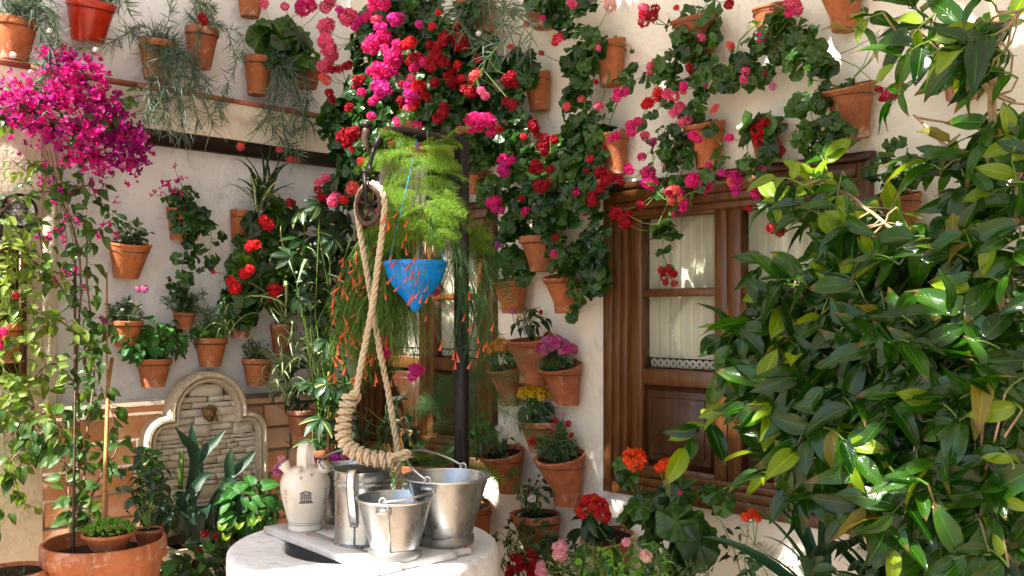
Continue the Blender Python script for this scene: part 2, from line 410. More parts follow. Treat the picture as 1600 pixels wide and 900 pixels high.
def m_leaf(name, a, b, kind='plain', rough=.42, tr=.28, tcol=None, spec=.5, vein=.25, bumpst=.5):
    """kind: plain | ger (rings, radial veins) | mid (midrib + side veins) | stripe (white centre) | petal | varieg"""
    t = NT(name); r = t.rnd(); u = t.N('TexCoord').outputs['UV']
    sx = t.N('SeparateXYZ'); t.L(u, sx.inputs[0]); x, y = sx.outputs[0], sx.outputs[1]
    c = t.ramp(r, [(0, a), (.55, tuple((i + j) / 2 for i, j in zip(a, b))), (1, b)])
    c = t.mix(t.math('MULTIPLY', t.noise(35, 4, .6, t.gen()), .5), c, tuple(i * .5 for i in a))
    h = None
    if kind == 'ger':
        vx = t.math('SUBTRACT', x, .5); vy = t.math('SUBTRACT', y, .5)
        d = t.math('SQRT', t.math('ADD', t.math('MULTIPLY', vx, vx), t.math('MULTIPLY', vy, vy)), 0)
        ang = t.math('ARCTAN2', vx, vy)
        vn = t.math('ABSOLUTE', t.math('SINE', t.math('MULTIPLY', ang, 3.5), 0), 0)
        ring = t.ramp(d, [(.20, (0, 0, 0)), (.27, (1, 1, 1)), (.36, (0, 0, 0))])
        c = t.mix(t.math('MULTIPLY', ring, .4), c, tuple(i * .45 for i in a))
        vv = t.ramp(vn, [(.0, (1, 1, 1)), (.18, (0, 0, 0))])
        c = t.mix(t.math('MULTIPLY', vv, vein * .8), c, tuple(min(1, i * 2.2) for i in b)); h = t.math('SUBTRACT', 1.0, vv)
    elif kind in ('mid', 'varieg'):
        vx = t.math('ABSOLUTE', t.math('SUBTRACT', x, .5), 0)
        mid = t.ramp(vx, [(0, (1, 1, 1)), (.035, (0, 0, 0))])
        sv = t.math('ABSOLUTE', t.math('SINE', t.math('MULTIPLY', t.math('SUBTRACT', y, t.math('MULTIPLY', vx, .55)), 34.0), 0), 0)
        sv = t.ramp(sv, [(0, (1, 1, 1)), (.22, (0, 0, 0))])
        c = t.mix(t.math('MULTIPLY', mid, vein * 1.6), c, tuple(min(1, i * 2.6) for i in b))
        c = t.mix(t.math('MULTIPLY', sv, vein * .5), c, tuple(min(1, i * 1.8) for i in b)); h = t.math('SUBTRACT', 1.0, t.math('ADD', mid, t.math('MULTIPLY', sv, .5)))
        tipb = t.math('MULTIPLY', t.ramp(t.math('ADD', y, t.math('MULTIPLY', t.noise(55, 3, .5, t.gen()), .25)), [(.95, (0, 0, 0)), (1.0, (1, 1, 1))]), t.math('GREATER_THAN', r, .62))
        c = t.mix(t.math('MULTIPLY', tipb, .8), c, (.16, .09, .03))
        sp = t.math('MULTIPLY', t.ramp(t.noise(90, 3, .6, t.gen()), [(.70, (0, 0, 0)), (.74, (1, 1, 1))]), t.math('LESS_THAN', r, .4)); c = t.mix(t.math('MULTIPLY', sp, .6), c, (.20, .17, .04))
        if kind == 'varieg':
            mk = t.ramp(t.math('ADD', vx, t.math('MULTIPLY', t.noise(60, 3, .5, t.gen()), .12)), [(.14, (1, 1, 1)), (.20, (0, 0, 0))])
            c = t.mix(t.math('MULTIPLY', mk, t.math('GREATER_THAN', r, .55)), c, (.38, .44, .12))
    elif kind == 'stripe':
        vx = t.math('ABSOLUTE', t.math('SUBTRACT', x, .5), 0)
        c = t.mix(t.ramp(vx, [(.16, (1, 1, 1)), (.24, (0, 0, 0))]), c, (.62, .66, .42))
    elif kind == 'petal':
        c = t.mix(t.ramp(y, [(.0, (1, 1, 1)), (.55, (0, 0, 0))]), c, tuple(i * .6 for i in a))
        c = t.mix(t.math('MULTIPLY', t.ramp(y, [(.75, (0, 0, 0)), (1, (1, 1, 1))]), .25), c, tuple(min(1, i * 1.25 + .05) for i in b))
    t.col(c); t.set(rough, 0, spec)
    if h is not None: t.bump(h, .0012, bumpst)
    ts = t.N('BsdfTranslucent')
    if tcol is None: t.L(t.mix(.0, c, c), ts.inputs[0])
    else:
        t.L(t.mix(1.0, c, tcol, 'MULTIPLY'), ts.inputs[0])
    mx = t.N('MixShader'); mx.inputs[0].default_value = tr
    t.L(t.b.outputs[0], mx.inputs[1]); t.L(ts.outputs[0], mx.inputs[2]); t.L(mx.outputs[0], t.out.inputs[0])
    return t.m
YG = (3.2, 2.6, .8)
M['ger'] = m_leaf('geranium_leaf', (.006, .036, .004), (.060, .165, .010), 'ger', .36, .32, (2.2, 2.0, .9))
M['ger_b'] = m_leaf('ivy_geranium_leaf', (.004, .032, .009), (.044, .142, .016), 'ger', .30, .28, (2.2, 2.0, .9))
M['citrus'] = m_leaf('citrus_leaf', (.005, .032, .003), (.038, .128, .005), 'mid', .20, .36, (2.4, 2.6, .7), .55, .3)
M['citrus_y'] = m_leaf('young_citrus_leaf', (.14, .25, .006), (.25, .38, .012), 'mid', .30, .42, (1.8, 1.6, .6), .5, .25)
M['citrus_o'] = m_leaf('old_citrus_leaf', (.10, .11, .012), (.24, .20, .02), 'mid', .45, .3, YG, .4, .3)
M['boug'] = m_leaf('bougainvillea_leaf', (.022, .075, .014), (.09, .19, .03), 'mid', .38, .34, YG, .5, .25)
M['boug_y'] = m_leaf('pale_vine_leaf', (.13, .23, .03), (.27, .37, .05), 'mid', .45, .38, (1.6, 1.5, .6), .5, .2)
M['mint'] = m_leaf('mint_leaf', (.025, .12, .018), (.06, .20, .03), 'mid', .5, .25, (2, 1.8, .8), .4, .4)
M['bright'] = m_leaf('bright_herb_leaf', (.10, .30, .02), (.18, .42, .04), 'plain', .5, .3, (1.6, 1.5, .6))
M['dark'] = M['dark']
M['deep'] = m_leaf('deep_green_leaf', (.008, .034, .009), (.028, .080, .018), 'mid', .32, .2, (2.2, 2, .9), .5, .2)
M['scheff'] = m_leaf('variegated_schefflera_leaf', (.020, .065, .022), (.045, .11, .03), 'varieg', .32, .2, (2.2, 2, .9), .5, .2)
M['spider'] = m_leaf('spider_plant_leaf', (.05, .14, .03), (.10, .22, .05), 'stripe', .42, .3, (1.8, 1.7, .8))
M['strap'] = m_leaf('strap_leaf', (.015, .06, .025), (.03, .10, .035), 'plain', .34, .15, (2, 2, 1))
M['grey'] = m_leaf('carnation_leaf', (.07, .125, .09), (.17, .245, .165), 'plain', .55, .2, (1.4, 1.5, 1.1))
M['greygreen'] = m_leaf('grey_green_leaf', (.06, .12, .05), (.12, .20, .08), 'plain', .55, .2, (1.6, 1.6, 1))
M['fern'] = m_leaf('bright_fern', (.12, .27, .008), (.27, .44, .018), 'plain', .55, .42, (1.6, 1.5, .4))
M['fern_d'] = m_leaf('dark_fern', (.035, .12, .03), (.08, .20, .05), 'plain', .6, .3, (1.8, 1.7, .9))
M['russ'] = m_leaf('wispy_stems', (.10, .23, .02), (.20, .36, .05), 'plain', .55, .35, (1.6, 1.5, .5))
M['stag'] = m_leaf('staghorn_frond', (.012, .048, .022), (.028, .080, .034), 'mid', .5, .15, (1.8, 1.8, 1), .4, .12)
M['stem'] = m_leaf('green_stem', (.10, .20, .02), (.22, .36, .05), 'plain', .5, .2)
t = NT('woody_stem'); t.col(t.ramp(t.noise(30, 5, .7, t.gen()), [(.3, (.10, .06, .035)), (.7, (.28, .19, .11))])); t.set(.8); t.bump(t.noise(80, 4, .6, t.gen()), .003, .8); M['bark'] = t.m
t = NT('pale_bark'); t.col(t.ramp(t.noise(30, 5, .7, t.gen()), [(.3, (.24, .15, .08)), (.7, (.50, .36, .20))])); t.set(.8); t.bump(t.noise(80, 4, .6, t.gen()), .003, .8); M['bark_p'] = t.m
FC = {'hot': ((.80, .010, .18), (.88, .045, .30)), 'pink': ((.86, .06, .20), (.92, .22, .38)), 'crim': ((.30, .002, .012), (.55, .006, .03)),
      'red': ((.72, .010, .022), (.85, .030, .04)), 'mag': ((.70, .012, .26), (.82, .06, .42)), 'coral': ((.85, .09, .10), (.92, .22, .18)),
      'pale': ((.85, .42, .36), (.90, .68, .60)), 'verm': ((.85, .055, .008), (.92, .11, .015)), 'purple': ((.50, .02, .42), (.66, .08, .60)),
      'pwhite': ((.82, .20, .34), (.90, .62, .66)), 'white': ((.80, .76, .70), (.90, .88, .84)), 'yellow': ((.85, .50, .01), (.92, .68, .03)),
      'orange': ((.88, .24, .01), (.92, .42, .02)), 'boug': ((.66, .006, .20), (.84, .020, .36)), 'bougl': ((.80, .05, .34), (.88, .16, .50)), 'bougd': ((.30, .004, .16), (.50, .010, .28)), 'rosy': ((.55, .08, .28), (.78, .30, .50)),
      'tube': ((.92, .14, .05), (.96, .28, .12)), 'brown': ((.10, .03, .015), (.2, .08, .03))}
for k_, (a_, b_) in FC.items():
    M['f_' + k_] = m_leaf('petal_' + k_, a_, b_, 'petal', .6, .45 if 'boug' in k_ else .30, (1.1, 1.1, 1.1), .25)

# ------------------------------------------------------------------ leaf and flower templates
TPL = {}
def tpl(key, arrs, mat, smooth=True):
    L = []
    for (v, f, uv) in arrs:
        mb = MB(); mb.tris(v, f, uv); L.append((mb.mesh(key, mat, smooth), (v, f, uv)))
    TPL[key] = L

def arr(mb):
    v = np.concatenate(mb.v); uv = np.concatenate(mb.uv); F3 = []
    for q in mb.f:
        for i in range(1, len(q) - 1): F3.append((q[0], q[i], q[i + 1]))
    return v, np.array(F3), uv

def ger_leaf(seed, ivy=False):
    r = np.random.default_rng(seed); n = 28; v = [V(0, .0, 0)]; uv = [(.5, .5)]; f = []
    ph = r.random() * 6
    for ring, rr in enumerate((.5, 1.0)):
        for i in range(n + 1):
            a = -pi / 2 + 2 * pi * (i / n) * .93 + .07 * pi
            lob = 1 + (.22 if ivy else .13) * abs(math.cos((a - pi / 2) * (2.5 if ivy else 3.5))) - (.10 if ivy else .06) + (.02 * math.cos(21 * a) if ring else 0)
            rad = .5 * rr * lob
            z = -.14 * rr * rr * .8 + .10 * rr * math.sin(3 * a + ph) + .03 * r.normal() * rr * .4 + (.04 * math.cos(7 * (a - pi / 2)) * rr)
            v.append(V(rad * math.cos(a), rad * math.sin(a) + .0, z)); uv.append((.5 + rad * math.cos(a) * .96, .5 + rad * math.sin(a) * .96))
    m = n + 1
    for i in range(n):
        f.append((0, 1 + i, 2 + i)); f.append((1 + i, 1 + m + i, 2 + m + i)); f.append((1 + i, 2 + m + i, 2 + i))
    return np.array(v), np.array(f), np.array(uv)

def ell_leaf(seed, w=.32, curve=.25, fold=.25, st=7, pw=.85, wav=.02):
    r = np.random.default_rng(seed); v = []; uv = []; f = []; tw = r.normal() * .15
    for i in range(st):
        y = i / (st - 1); ww = w / 2 * (math.sin(pi * min(1, max(0, y)) ** pw) ** .8 if 0 < y < 1 else 0.004)
        if y > .8: ww *= (1 - (y - .8) * 1.6)
        zc = -curve * y * y; 
        for j, x in enumerate((-1, -.5, 0, .5, 1)):
            xx = x * ww; z = zc + abs(x) * ww * fold * 2 + wav * math.sin(9 * y + 3 * x + seed) * abs(x) + tw * y * xx
            v.append(V(xx, y * (1 - .10 * curve), z)); uv.append((.5 + x * .5 * .9, y))
    for i in range(st - 1):
        for j in range(4):
            a = i * 5 + j; f += [(a, a + 1, a + 6), (a, a + 6, a + 5)]
    return np.array(v), np.array(f), np.array(uv)

def strap_leaf(seed, w=.05, arch=.6, st=9, droop=1.0):
    r = np.random.default_rng(seed); v = []; uv = []; f = []
    p = V(0, 0, 0); a = math.radians(70 + r.normal() * 6); L = 1.0 / (st - 1); bend = arch * (1 + r.normal() * .2)
    for i in range(st):
        y = i / (st - 1); ww = w / 2 * (1 - y ** 3) * (.6 + .9 * min(1, y * 3) * .5)
        nz = V(0, -math.sin(a), math.cos(a))
        for j, x in enumerate((-1, 0, 1)):
            v.append(p + V(x * ww, 0, 0) + nz * abs(x) * ww * .5); uv.append((.5 + x * .5, y))
        p = p + V(0, math.cos(a), math.sin(a)) * L
        a -= bend * 2.6 * L * (0.5 + y * droop)
    for i in range(st - 1):
        for j in range(2):
            q = i * 3 + j; f += [(q, q + 1, q + 4), (q, q + 4, q + 3)]
    return np.array(v), np.array(f), np.array(uv)

def floret(mb, c, n, size, r, pet=5, wide=.75, cup=.25):
    n = nrm(n); a = nrm(np.cross(n, V(.3, .5, .8))); b = np.cross(n, a); ph = r.random() * 6
    for k in range(pet):
        th = ph + 2 * pi * k / pet; d = a * math.cos(th) + b * math.sin(th); e = np.cross(n, d)
        w = size * wide * .5; lift = cup + r.normal() * .15
        p0 = c; p1 = c + d * size * .62 + e * w + n * size * (lift * .6 + r.normal() * .08); p2 = c + d * size + n * size * (lift + r.normal() * .12)
        p3 = c + d * size * .62 - e * w + n * size * (lift * .6 + r.normal() * .08); pc = c + d * size * .6 + n * size * lift * .25
        mb.add([p0, p1, p2, p3, pc], [(0, 1, 4), (1, 2, 4), (2, 3, 4), (3, 0, 4)], [(.5, 0), (.2, .8), (.5, 1), (.8, .8), (.5, .5)])

def head(seed, n=26, fl=.42, flat=.75, loose=0.0):
    # a geranium umbel: florets over three quarters of a ball
    r = np.random.default_rng(seed); mb = MB()
    for i in range(n):
        z = 1 - 1.75 * (i + .5) / n; ph = i * 2.39996; s_ = math.sqrt(max(0, 1 - z * z))
        d = V(s_ * math.cos(ph), s_ * math.sin(ph), z); d = nrm(d + r.normal(size=3) * .12)
        rad = (.68 + r.random() * .14) * (1 + loose * r.random()); c = d * rad * V(1, 1, flat)
        floret(mb, c, d + r.normal(size=3) * .2, fl * (.85 + .3 * r.random()), r)
    return arr(mb)

def bract(seed, n=1):
    r = np.random.default_rng(seed); mb = MB()
    for c_ in range(3):
        cc = r.normal(size=3) * .34
        ax = nrm(V(r.normal(), r.normal(), r.normal() + 1.0)); a = nrm(np.cross(ax, V(.2, .9, .1))); b = np.cross(ax, a)
        for k in range(3):
            th = 2 * pi * k / 3 + r.random(); d = a * math.cos(th) + b * math.sin(th); e = np.cross(ax, d); s_ = .62 * (.8 + .4 * r.random())
            P = [cc, cc + d * .45 * s_ + e * .42 * s_ + ax * .45 * s_, cc + d * .8 * s_ + e * .26 * s_ + ax * .62 * s_, cc + d * 1.0 * s_ + ax * .75 * s_, cc + d * .8 * s_ - e * .26 * s_ + ax * .62 * s_, cc + d * .45 * s_ - e * .42 * s_ + ax * .45 * s_, cc + d * .55 * s_ + ax * .25 * s_]
            mb.add(P, [(0, 1, 6), (1, 2, 6), (2, 3, 6), (3, 4, 6), (4, 5, 6), (5, 0, 6)], [(.5, .1), (.1, .6), (.3, .9), (.5, 1), (.7, .9), (.9, .6), (.5, .5)])
    return arr(mb)

def frond(seed, pairs=20, width=.26, needles=9, droop=.35, nl=.03, flat=.10):
    """feathery asparagus plume along +Y: tapered flat sprays of needles"""
    r = np.random.default_rng(seed); mb = MB(); V3 = []; Fi = []; n0 = 0
    def cen(y): return V(0, y, -droop * y * y)
    mb.tube([cen(y) for y in np.linspace(0, 1, 7)], [.006 * (1 - y * .8) for y in np.linspace(0, 1, 7)], 3, False)
    vs = []; fs = []
    for i in range(pairs):
        y = .10 + .88 * i / pairs
        L = width * (math.sin(pi * (y * .86 + .10)) ** .8) * (.85 + .3 * r.random())
        for sd_ in (-1, 1):
            d = nrm(V(sd_, .55 + r.normal() * .1, -.15 + r.normal() * flat)); p = cen(y)
            sdv = nrm(np.cross(d, V(0, 0, 1)))
            for j in range(needles):
                t_ = (j + .6) / needles; q = p + d * L * t_ + V(0, 0, -.25 * L * t_ * t_)
                ln = nl * (1.25 - .75 * t_)
                for s2 in (-1, 1):
                    dd = nrm(d * .75 + sdv * s2 * 1.0 + r.normal(size=3) * .22)
                    w = nrm(np.cross(dd, V(r.normal(), r.normal(), 1))) * ln * .13
                    vs += [q - w, q + w, q + dd * ln * 1.1]; fs.append((len(vs) - 3, len(vs) - 2, len(vs) - 1))
            w = nrm(np.cross(d, V(0, 0, 1))) * .0022
            e = p + d * L + V(0, 0, -.25 * L)
            vs += [p - w, p + w, e]; fs.append((len(vs) - 3, len(vs) - 2, len(vs) - 1))
    mb.add(vs, fs, np.full((len(vs), 2), .5))
    return arr(mb)

def wisp(seed, n=7, sub=16):
    """hanging bunch of rush-like threads along -Z, length 1"""
    r = np.random.default_rng(seed); mb = MB(); vs = []; fs = []
    for k in range(n):
        d = V(r.normal() * .22, r.normal() * .22, -1); p = V(0, 0, 0); pts = [p]
        for i in range(7):
            d = nrm(d + V(r.normal() * .12, r.normal() * .12, -.12)); p = p + d * (.8 + .4 * r.random()) / 7; pts.append(p)
        mb.tube(pts, [.0055 * (1 - .6 * i / 7) for i in range(8)], 3, False)
        P = np.array(pts)
        for j in range(sub):
            u = r.random() * 6.9; i = int(u); q = P[i] + (P[i + 1] - P[i]) * (u - i)
            e = q + nrm(V(r.normal(), r.normal(), -1.1 + r.normal() * .5)) * (.06 + .10 * r.random())
            w = nrm(np.cross(e - q, r.normal(size=3))) * .0028
            vs += [q - w, q + w, e]; fs.append((len(vs) - 3, len(vs) - 2, len(vs) - 1))
    mb.add(vs, fs, np.full((len(vs), 2), .5)); return arr(mb)

def tubef(seed):
    r = np.random.default_rng(seed); mb = MB()
    mb.tube([V(0, 0, 0), V(0, 0, -.35), V(.02, 0, -.7), V(.03, 0, -.92), V(.03, 0, -1)], [.05, .08, .11, .13, .24], 7)
    return arr(mb)

tpl('ger', [ger_leaf(i) for i in range(5)], M['ger'])
tpl('gerb', [ger_leaf(i + 9, True) for i in range(5)], M['ger_b'])
tpl('citrus', [ell_leaf(i, .38 + .03 * (i % 3), .05 + .11 * i, .12 + .06 * (i % 4), 8, .80, .02 + .012 * (i % 3)) for i in range(7)], M['citrus'])
tpl('citrus_o', [ell_leaf(i + 11, .38, .2 + .2 * i, .3, 8, .80, .05) for i in range(3)], M['citrus_o'])
tpl('citrus_y', [ell_leaf(i + 7, .44, .12 + .1 * i, .2, 8, .85, .02) for i in range(4)], M['citrus_y'])
tpl('boug', [ell_leaf(i, .58, .15 + .1 * i, .18, 7, .68, .03) for i in range(4)], M['boug'])
tpl('boug_y', [ell_leaf(i + 4, .52, .15 + .1 * i, .2, 7, .68, .03) for i in range(4)], M['boug_y'])
tpl('mint', [ell_leaf(i, .62, .15 + .1 * i, .15, 7, .72, .04) for i in range(4)], M['mint'])
tpl('deep', [ell_leaf(i, .42, .15 + .1 * i, .2, 7, .8, .02) for i in range(4)], M['deep'])
tpl('bright', [ell_leaf(i, .6, .1, .1, 5, .8, .01) for i in range(2)], M['bright'])
tpl('scheff', [ell_leaf(i, .38, .2 + .1 * i, .15, 7, 1.0, .01) for i in range(4)], M['scheff'])
tpl('sched', [ell_leaf(i, .38, .2 + .1 * i, .15, 7, 1.0, .01) for i in range(4)], M['deep'])
tpl('spider', [strap_leaf(i, .055, .75 + .2 * i) for i in range(5)], M['spider'])
tpl('strap', [strap_leaf(i, .085, .35 + .12 * i, 10) for i in range(4)], M['strap'])
tpl('gstrap', [strap_leaf(i + 5, .05, .30 + .2 * i, 9) for i in range(4)], M['deep'])
tpl('fern', [frond(i, 15, .30, 8, .25 + .15 * i, .055, .05) for i in range(4)], M['fern'], False)
tpl('fernd', [frond(i + 4, 22, .30, 9, .3 + .2 * i) for i in range(3)], M['fern_d'], False)
tpl('wisp', [wisp(i) for i in range(4)], M['russ'], False)
tpl('wispd', [wisp(i + 5, 6, 34) for i in range(3)], M['fern_d'], False)
tpl('f_tube', [tubef(i) for i in range(1)], M['f_tube'])
for k_ in FC:
    if k_ in ('tube',): continue
    if k_ in ('boug', 'bougd', 'bougl'): tpl('f_' + k_, [bract(i) for i in range(4)], M['f_' + k_], False)
    elif k_ in ('yellow', 'orange'): tpl('f_' + k_, [head(i, 9, .5, .6) for i in range(2)], M['f_' + k_])
    else: tpl('f_' + k_, [head(i, 24 + 2 * i, .44, .8, .1 * i) for i in range(3)], M['f_' + k_])

def mat4(pos, n, tip, s):
    z = nrm(n); y = np.asarray(tip, float); y = y - z * (y @ z)
    y = nrm(y) if np.linalg.norm(y) > 1e-5 else nrm(np.cross(z, V(1, .1, 0))); x = np.cross(y, z)
    A = np.eye(4); A[:3, 0] = x * s; A[:3, 1] = y * s; A[:3, 2] = z * s; A[:3, 3] = pos; return A
def rv(s=1.0): return rng.normal(size=3) * s
def resample(P, step):
    P = np.asarray(P, float)
    # Catmull-Rom
    Q = []
    E_ = np.vstack([2 * P[0] - P[1], P, 2 * P[-1] - P[-2]])
    for i in range(1, len(E_) - 2):
        p0, p1, p2, p3 = E_[i - 1], E_[i], E_[i + 1], E_[i + 2]
        for t_ in np.linspace(0, 1, 24, endpoint=False):
            Q.append(.5 * ((2 * p1) + (-p0 + p2) * t_ + (2 * p0 - 5 * p1 + 4 * p2 - p3) * t_ ** 2 + (-p0 + 3 * p1 - 3 * p2 + p3) * t_ ** 3))
    Q.append(E_[-2]); Q = np.array(Q)
    s_ = np.concatenate([[0], np.cumsum(np.linalg.norm(np.diff(Q, axis=0), axis=1))])
    n = max(4, int(s_[-1] / step)); t_ = np.linspace(0, s_[-1], n)
    return np.stack([np.interp(t_, s_, Q[:, k]) for k in range(3)], 1), t_
# ================================================================== STRUCTURE
# floor: one sheet to the horizon, and the patio's own walls
mb = MB(); mb.add([(-60, -60, 0), (60, -60, 0), (60, 60, 0), (-60, 60, 0)], [(0, 1, 2, 3)]); solo('ground', None, None, mb, M['floor'], kind='structure')

def holed_wall(name, W, us, zs, holes, thick, mat, cap=True):
    """front skin with reveals round each opening, solid thickness behind"""
    mb = MB()
    def inh(u, z): return any(a < u < b and c < z < d for a, b, c, d in holes)
    for i in range(len(us) - 1):
        for j in range(len(zs) - 1):
            if inh((us[i] + us[i + 1]) / 2, (zs[j] + zs[j + 1]) / 2): continue
            mb.add([W.w(us[i], 0, zs[j]), W.w(us[i + 1], 0, zs[j]), W.w(us[i + 1], 0, zs[j + 1]), W.w(us[i], 0, zs[j + 1])], [(0, 1, 2, 3)])
    for a, b, c, d in holes:
        P = [(a, c), (b, c), (b, d), (a, d)]
        for i in range(4):
            p, q = P[i], P[(i + 1) % 4]
            mb.add([W.w(p[0], 0, p[1]), W.w(q[0], 0, q[1]), W.w(q[0], -thick, q[1]), W.w(p[0], -thick, p[1])], [(0, 1, 2, 3)])
    a, b, c, d = us[0], us[-1], zs[0], zs[-1]
    P = [(a, c), (b, c), (b, d), (a, d)]
    mb.add([W.w(u, -thick, z) for u, z in P], [(3, 2, 1, 0)])
    for i in range(4):
        p, q = P[i], P[(i + 1) % 4]
        mb.add([W.w(p[0], 0, p[1]), W.w(q[0], 0, q[1]), W.w(q[0], -thick, q[1]), W.w(p[0], -thick, p[1])], [(0, 1, 2, 3)])
    return solo(name, None, None, mb, mat, kind='structure')

ku = lambda px, py=490, o=0: RW.uz(px, py, o)[0]
kk = RW.k(1060, 490)
Z0, Z1 = EYE - 275 * RW.k(950, 490), EYE + 187 * RW.k(950, 490)
WIN = (0.0, 1.232, Z0, Z1)
WIN2 = (-1.93, -0.726, Z0, Z1)
holed_wall('wall_right', RW, [-2.06, WIN2[0] + .03, WIN2[1] - .03, WIN[0] + .03, WIN[1] - .03, 4.2], [0, Z0 + .03, Z1 - .03, 4.3],
           [(WIN[0] + .03, WIN[1] - .03, Z0 + .03, Z1 - .03), (WIN2[0] + .03, WIN2[1] - .03, Z0 + .03, Z1 - .03)], .3, M['wall_r'])
holed_wall('wall_left', LW, [-4.2, 0], [0, 4.3], [], .3, M['wall_l'])
# the other two sides of the patio, behind the camera
OW = Wall((-3.9, -1.5, 0), (-0.692, 0.721, 0), (0.721, 0.692, 0))
holed_wall('wall_opposite', Wall(LW.w(-4.2, 0, 0), (0.692, -0.721, 0), (0.721, 0.692, 0)), [-.3, .5], [0, 2.6], [], .3, M['wall_l'])

BW = Wall((.3, -2.0, 0), (.70, .714, 0), (-.714, .70, 0))
holed_wall('wall_behind', BW, [0, 4.45], [0, 4.3], [], .3, M['wall_l'])
# unseen canvas added above the picture to shade the patio, gaps placed for sun
def canvas_here(x, y):
    dl = (x + .994) * .692 - (y - 5.685) * .721          # metres from the left wall
    if dl < .02: return False
    if x < -2.15 and y < .98 + .05 * math.sin(x * 9): return False
    if dl < .75 and y < 3.55 + .1 * math.sin(x * 7): return False
    for (cx, cy, rx, ry) in SUN_GAPS:
        if ((x - cx) / rx) ** 2 + ((y - cy) / ry) ** 2 < 1: return False
    return True
SUN_GAPS = [(-1.76, 2.12, .20, .17), (-1.70, 3.62, .36, .32), (-1.15, 3.05, .14, .10), (-2.62, 1.98, .10, .12), (-2.35, 2.55, .12, .10), (-.8, 2.35, .10, .07)]  # holes placed so sun reaches the fern, flowers and other chosen spots
gr = random.Random(5)
def scat(n, x0, x1, y0, y1, a, b):
    for _ in range(n): SUN_GAPS.append((gr.uniform(x0, x1), gr.uniform(y0, y1), gr.uniform(a, b), gr.uniform(a, b)))
scat(74, -1.2, 1.1, -.35, 2.0, .04, .10)      # sun flecks for the orange tree
scat(16, -1.9, .3, 2.0, 4.2, .03, .06)          # sun flecks for the flowered wall
scat(14, -3.2, -2.0, 1.6, 4.6, .03, .06)
mb = MB(); st = .025; xs = np.arange(-4.6, 4.2, st); ys = np.arange(-1.2, 6.0, st); NX, NY = len(xs), len(ys)
X_, Y_ = np.meshgrid(xs, ys); Z_ = 4.36 + .05 * np.sin(X_ * 4.9) + .03 * np.sin(Y_ * 2 + X_)
v = np.stack([X_, Y_, Z_], -1).reshape(-1, 3)
f = [(j * NX + i, j * NX + i + 1, (j + 1) * NX + i + 1, (j + 1) * NX + i) for j in range(NY - 1) for i in range(NX - 1) if canvas_here(xs[i] + st / 2, ys[j] + st / 2)]
mb.add(v, f)
solo('sun_blocker', 'unseen cream canvas added above the patio to block sun, with placed gaps', 'sun_blocker', mb, M['sun_blocker'], True)

# cornice ledge on the left wall
def zline(pa, pb, W, out):
    return W.uz(*pa, out)[1], W.uz(*pb, out)[1]
zt = (LW.uz(200, 128, .12)[1] + LW.uz(500, 176, .12)[1]) / 2
zb = (LW.uz(200, 200, .03)[1] + LW.uz(500, 236, .03)[1]) / 2
zd = (LW.uz(200, 223, .03)[1] + LW.uz(500, 257, .03)[1]) / 2
cr = T('ledge', None, None, LW.w(-2, 0, zb), kind='structure')
prof = [(0.0, zb), (.05, zb), (.055, zb + .03), (.06, zb + (zt - zb) * .35), (.085, zb + (zt - zb) * .5), (.10, zb + (zt - zb) * .55), (.12, zt - .028), (.0, zt - .028)]
us = np.linspace(-3.6, -.02, 40); mb = MB(); v = []
for u in us:
    for (o, z) in prof: v.append(LW.w(u, o + .004 * math.sin(u * 7), z + .003 * math.sin(u * 5)))
n = len(prof); f = [(i * n + j, (i + 1) * n + j, (i + 1) * n + j + 1, i * n + j + 1) for i in range(len(us) - 1) for j in range(n - 1)]
mb.add(v, f); cr.add('moulding', mb, M['cornice'], auto=50)
u = -3.6
while u < -.06:
    mb = MB(); w = .24 + random.random() * .02
    mb.wbox(LW, u, min(u + w, -.03), 0.004, .135 + random.random() * .006, zt - .026, zt - .004 + random.random() * .004); cr.add('tile', mb, M['tile']); u += w + .006
mb = MB(); mb.wbox(LW, -3.6, -.03, .002, .05, zd, zb - .003); cr.add('painted_beam', mb, M['lintel'])

# pilaster at far left
PU = LW.uz(60, 400)[0]
mb = MB(); mb.wbox(LW, PU - 1.2, PU, .002, .075, 0, zd - .004, .012); solo('pilaster', None, None, mb, M['pilaster'], kind='structure')
mb = MB(); mb.wbox(LW, PU, PU + .075, .002, .03, 0, zd - .004, .006); solo('wall_strip', None, None, mb, M['pilaster'], kind='structure')
sh = T('wooden_shutter', 'narrow dark wooden shutter edge standing at the far left behind pale vine leaves', 'shutter', LW.w(PU - .2, .08, 0))
a = LW.uz(33, 480, .08)[0]
mb = MB(); mb.wbox(LW, a - .02, a + .012, .078, .13, LW.uz(33, 600, .1)[1], LW.uz(33, 375, .1)[1], .006); sh.add('stile', mb, M['wood'])
mb = MB(); mb.wbox(LW, a - .30, a - .0215, .078, .11, LW.uz(20, 600, .1)[1], LW.uz(20, 380, .1)[1], .01); sh.add('panel', mb, M['wood_d'])

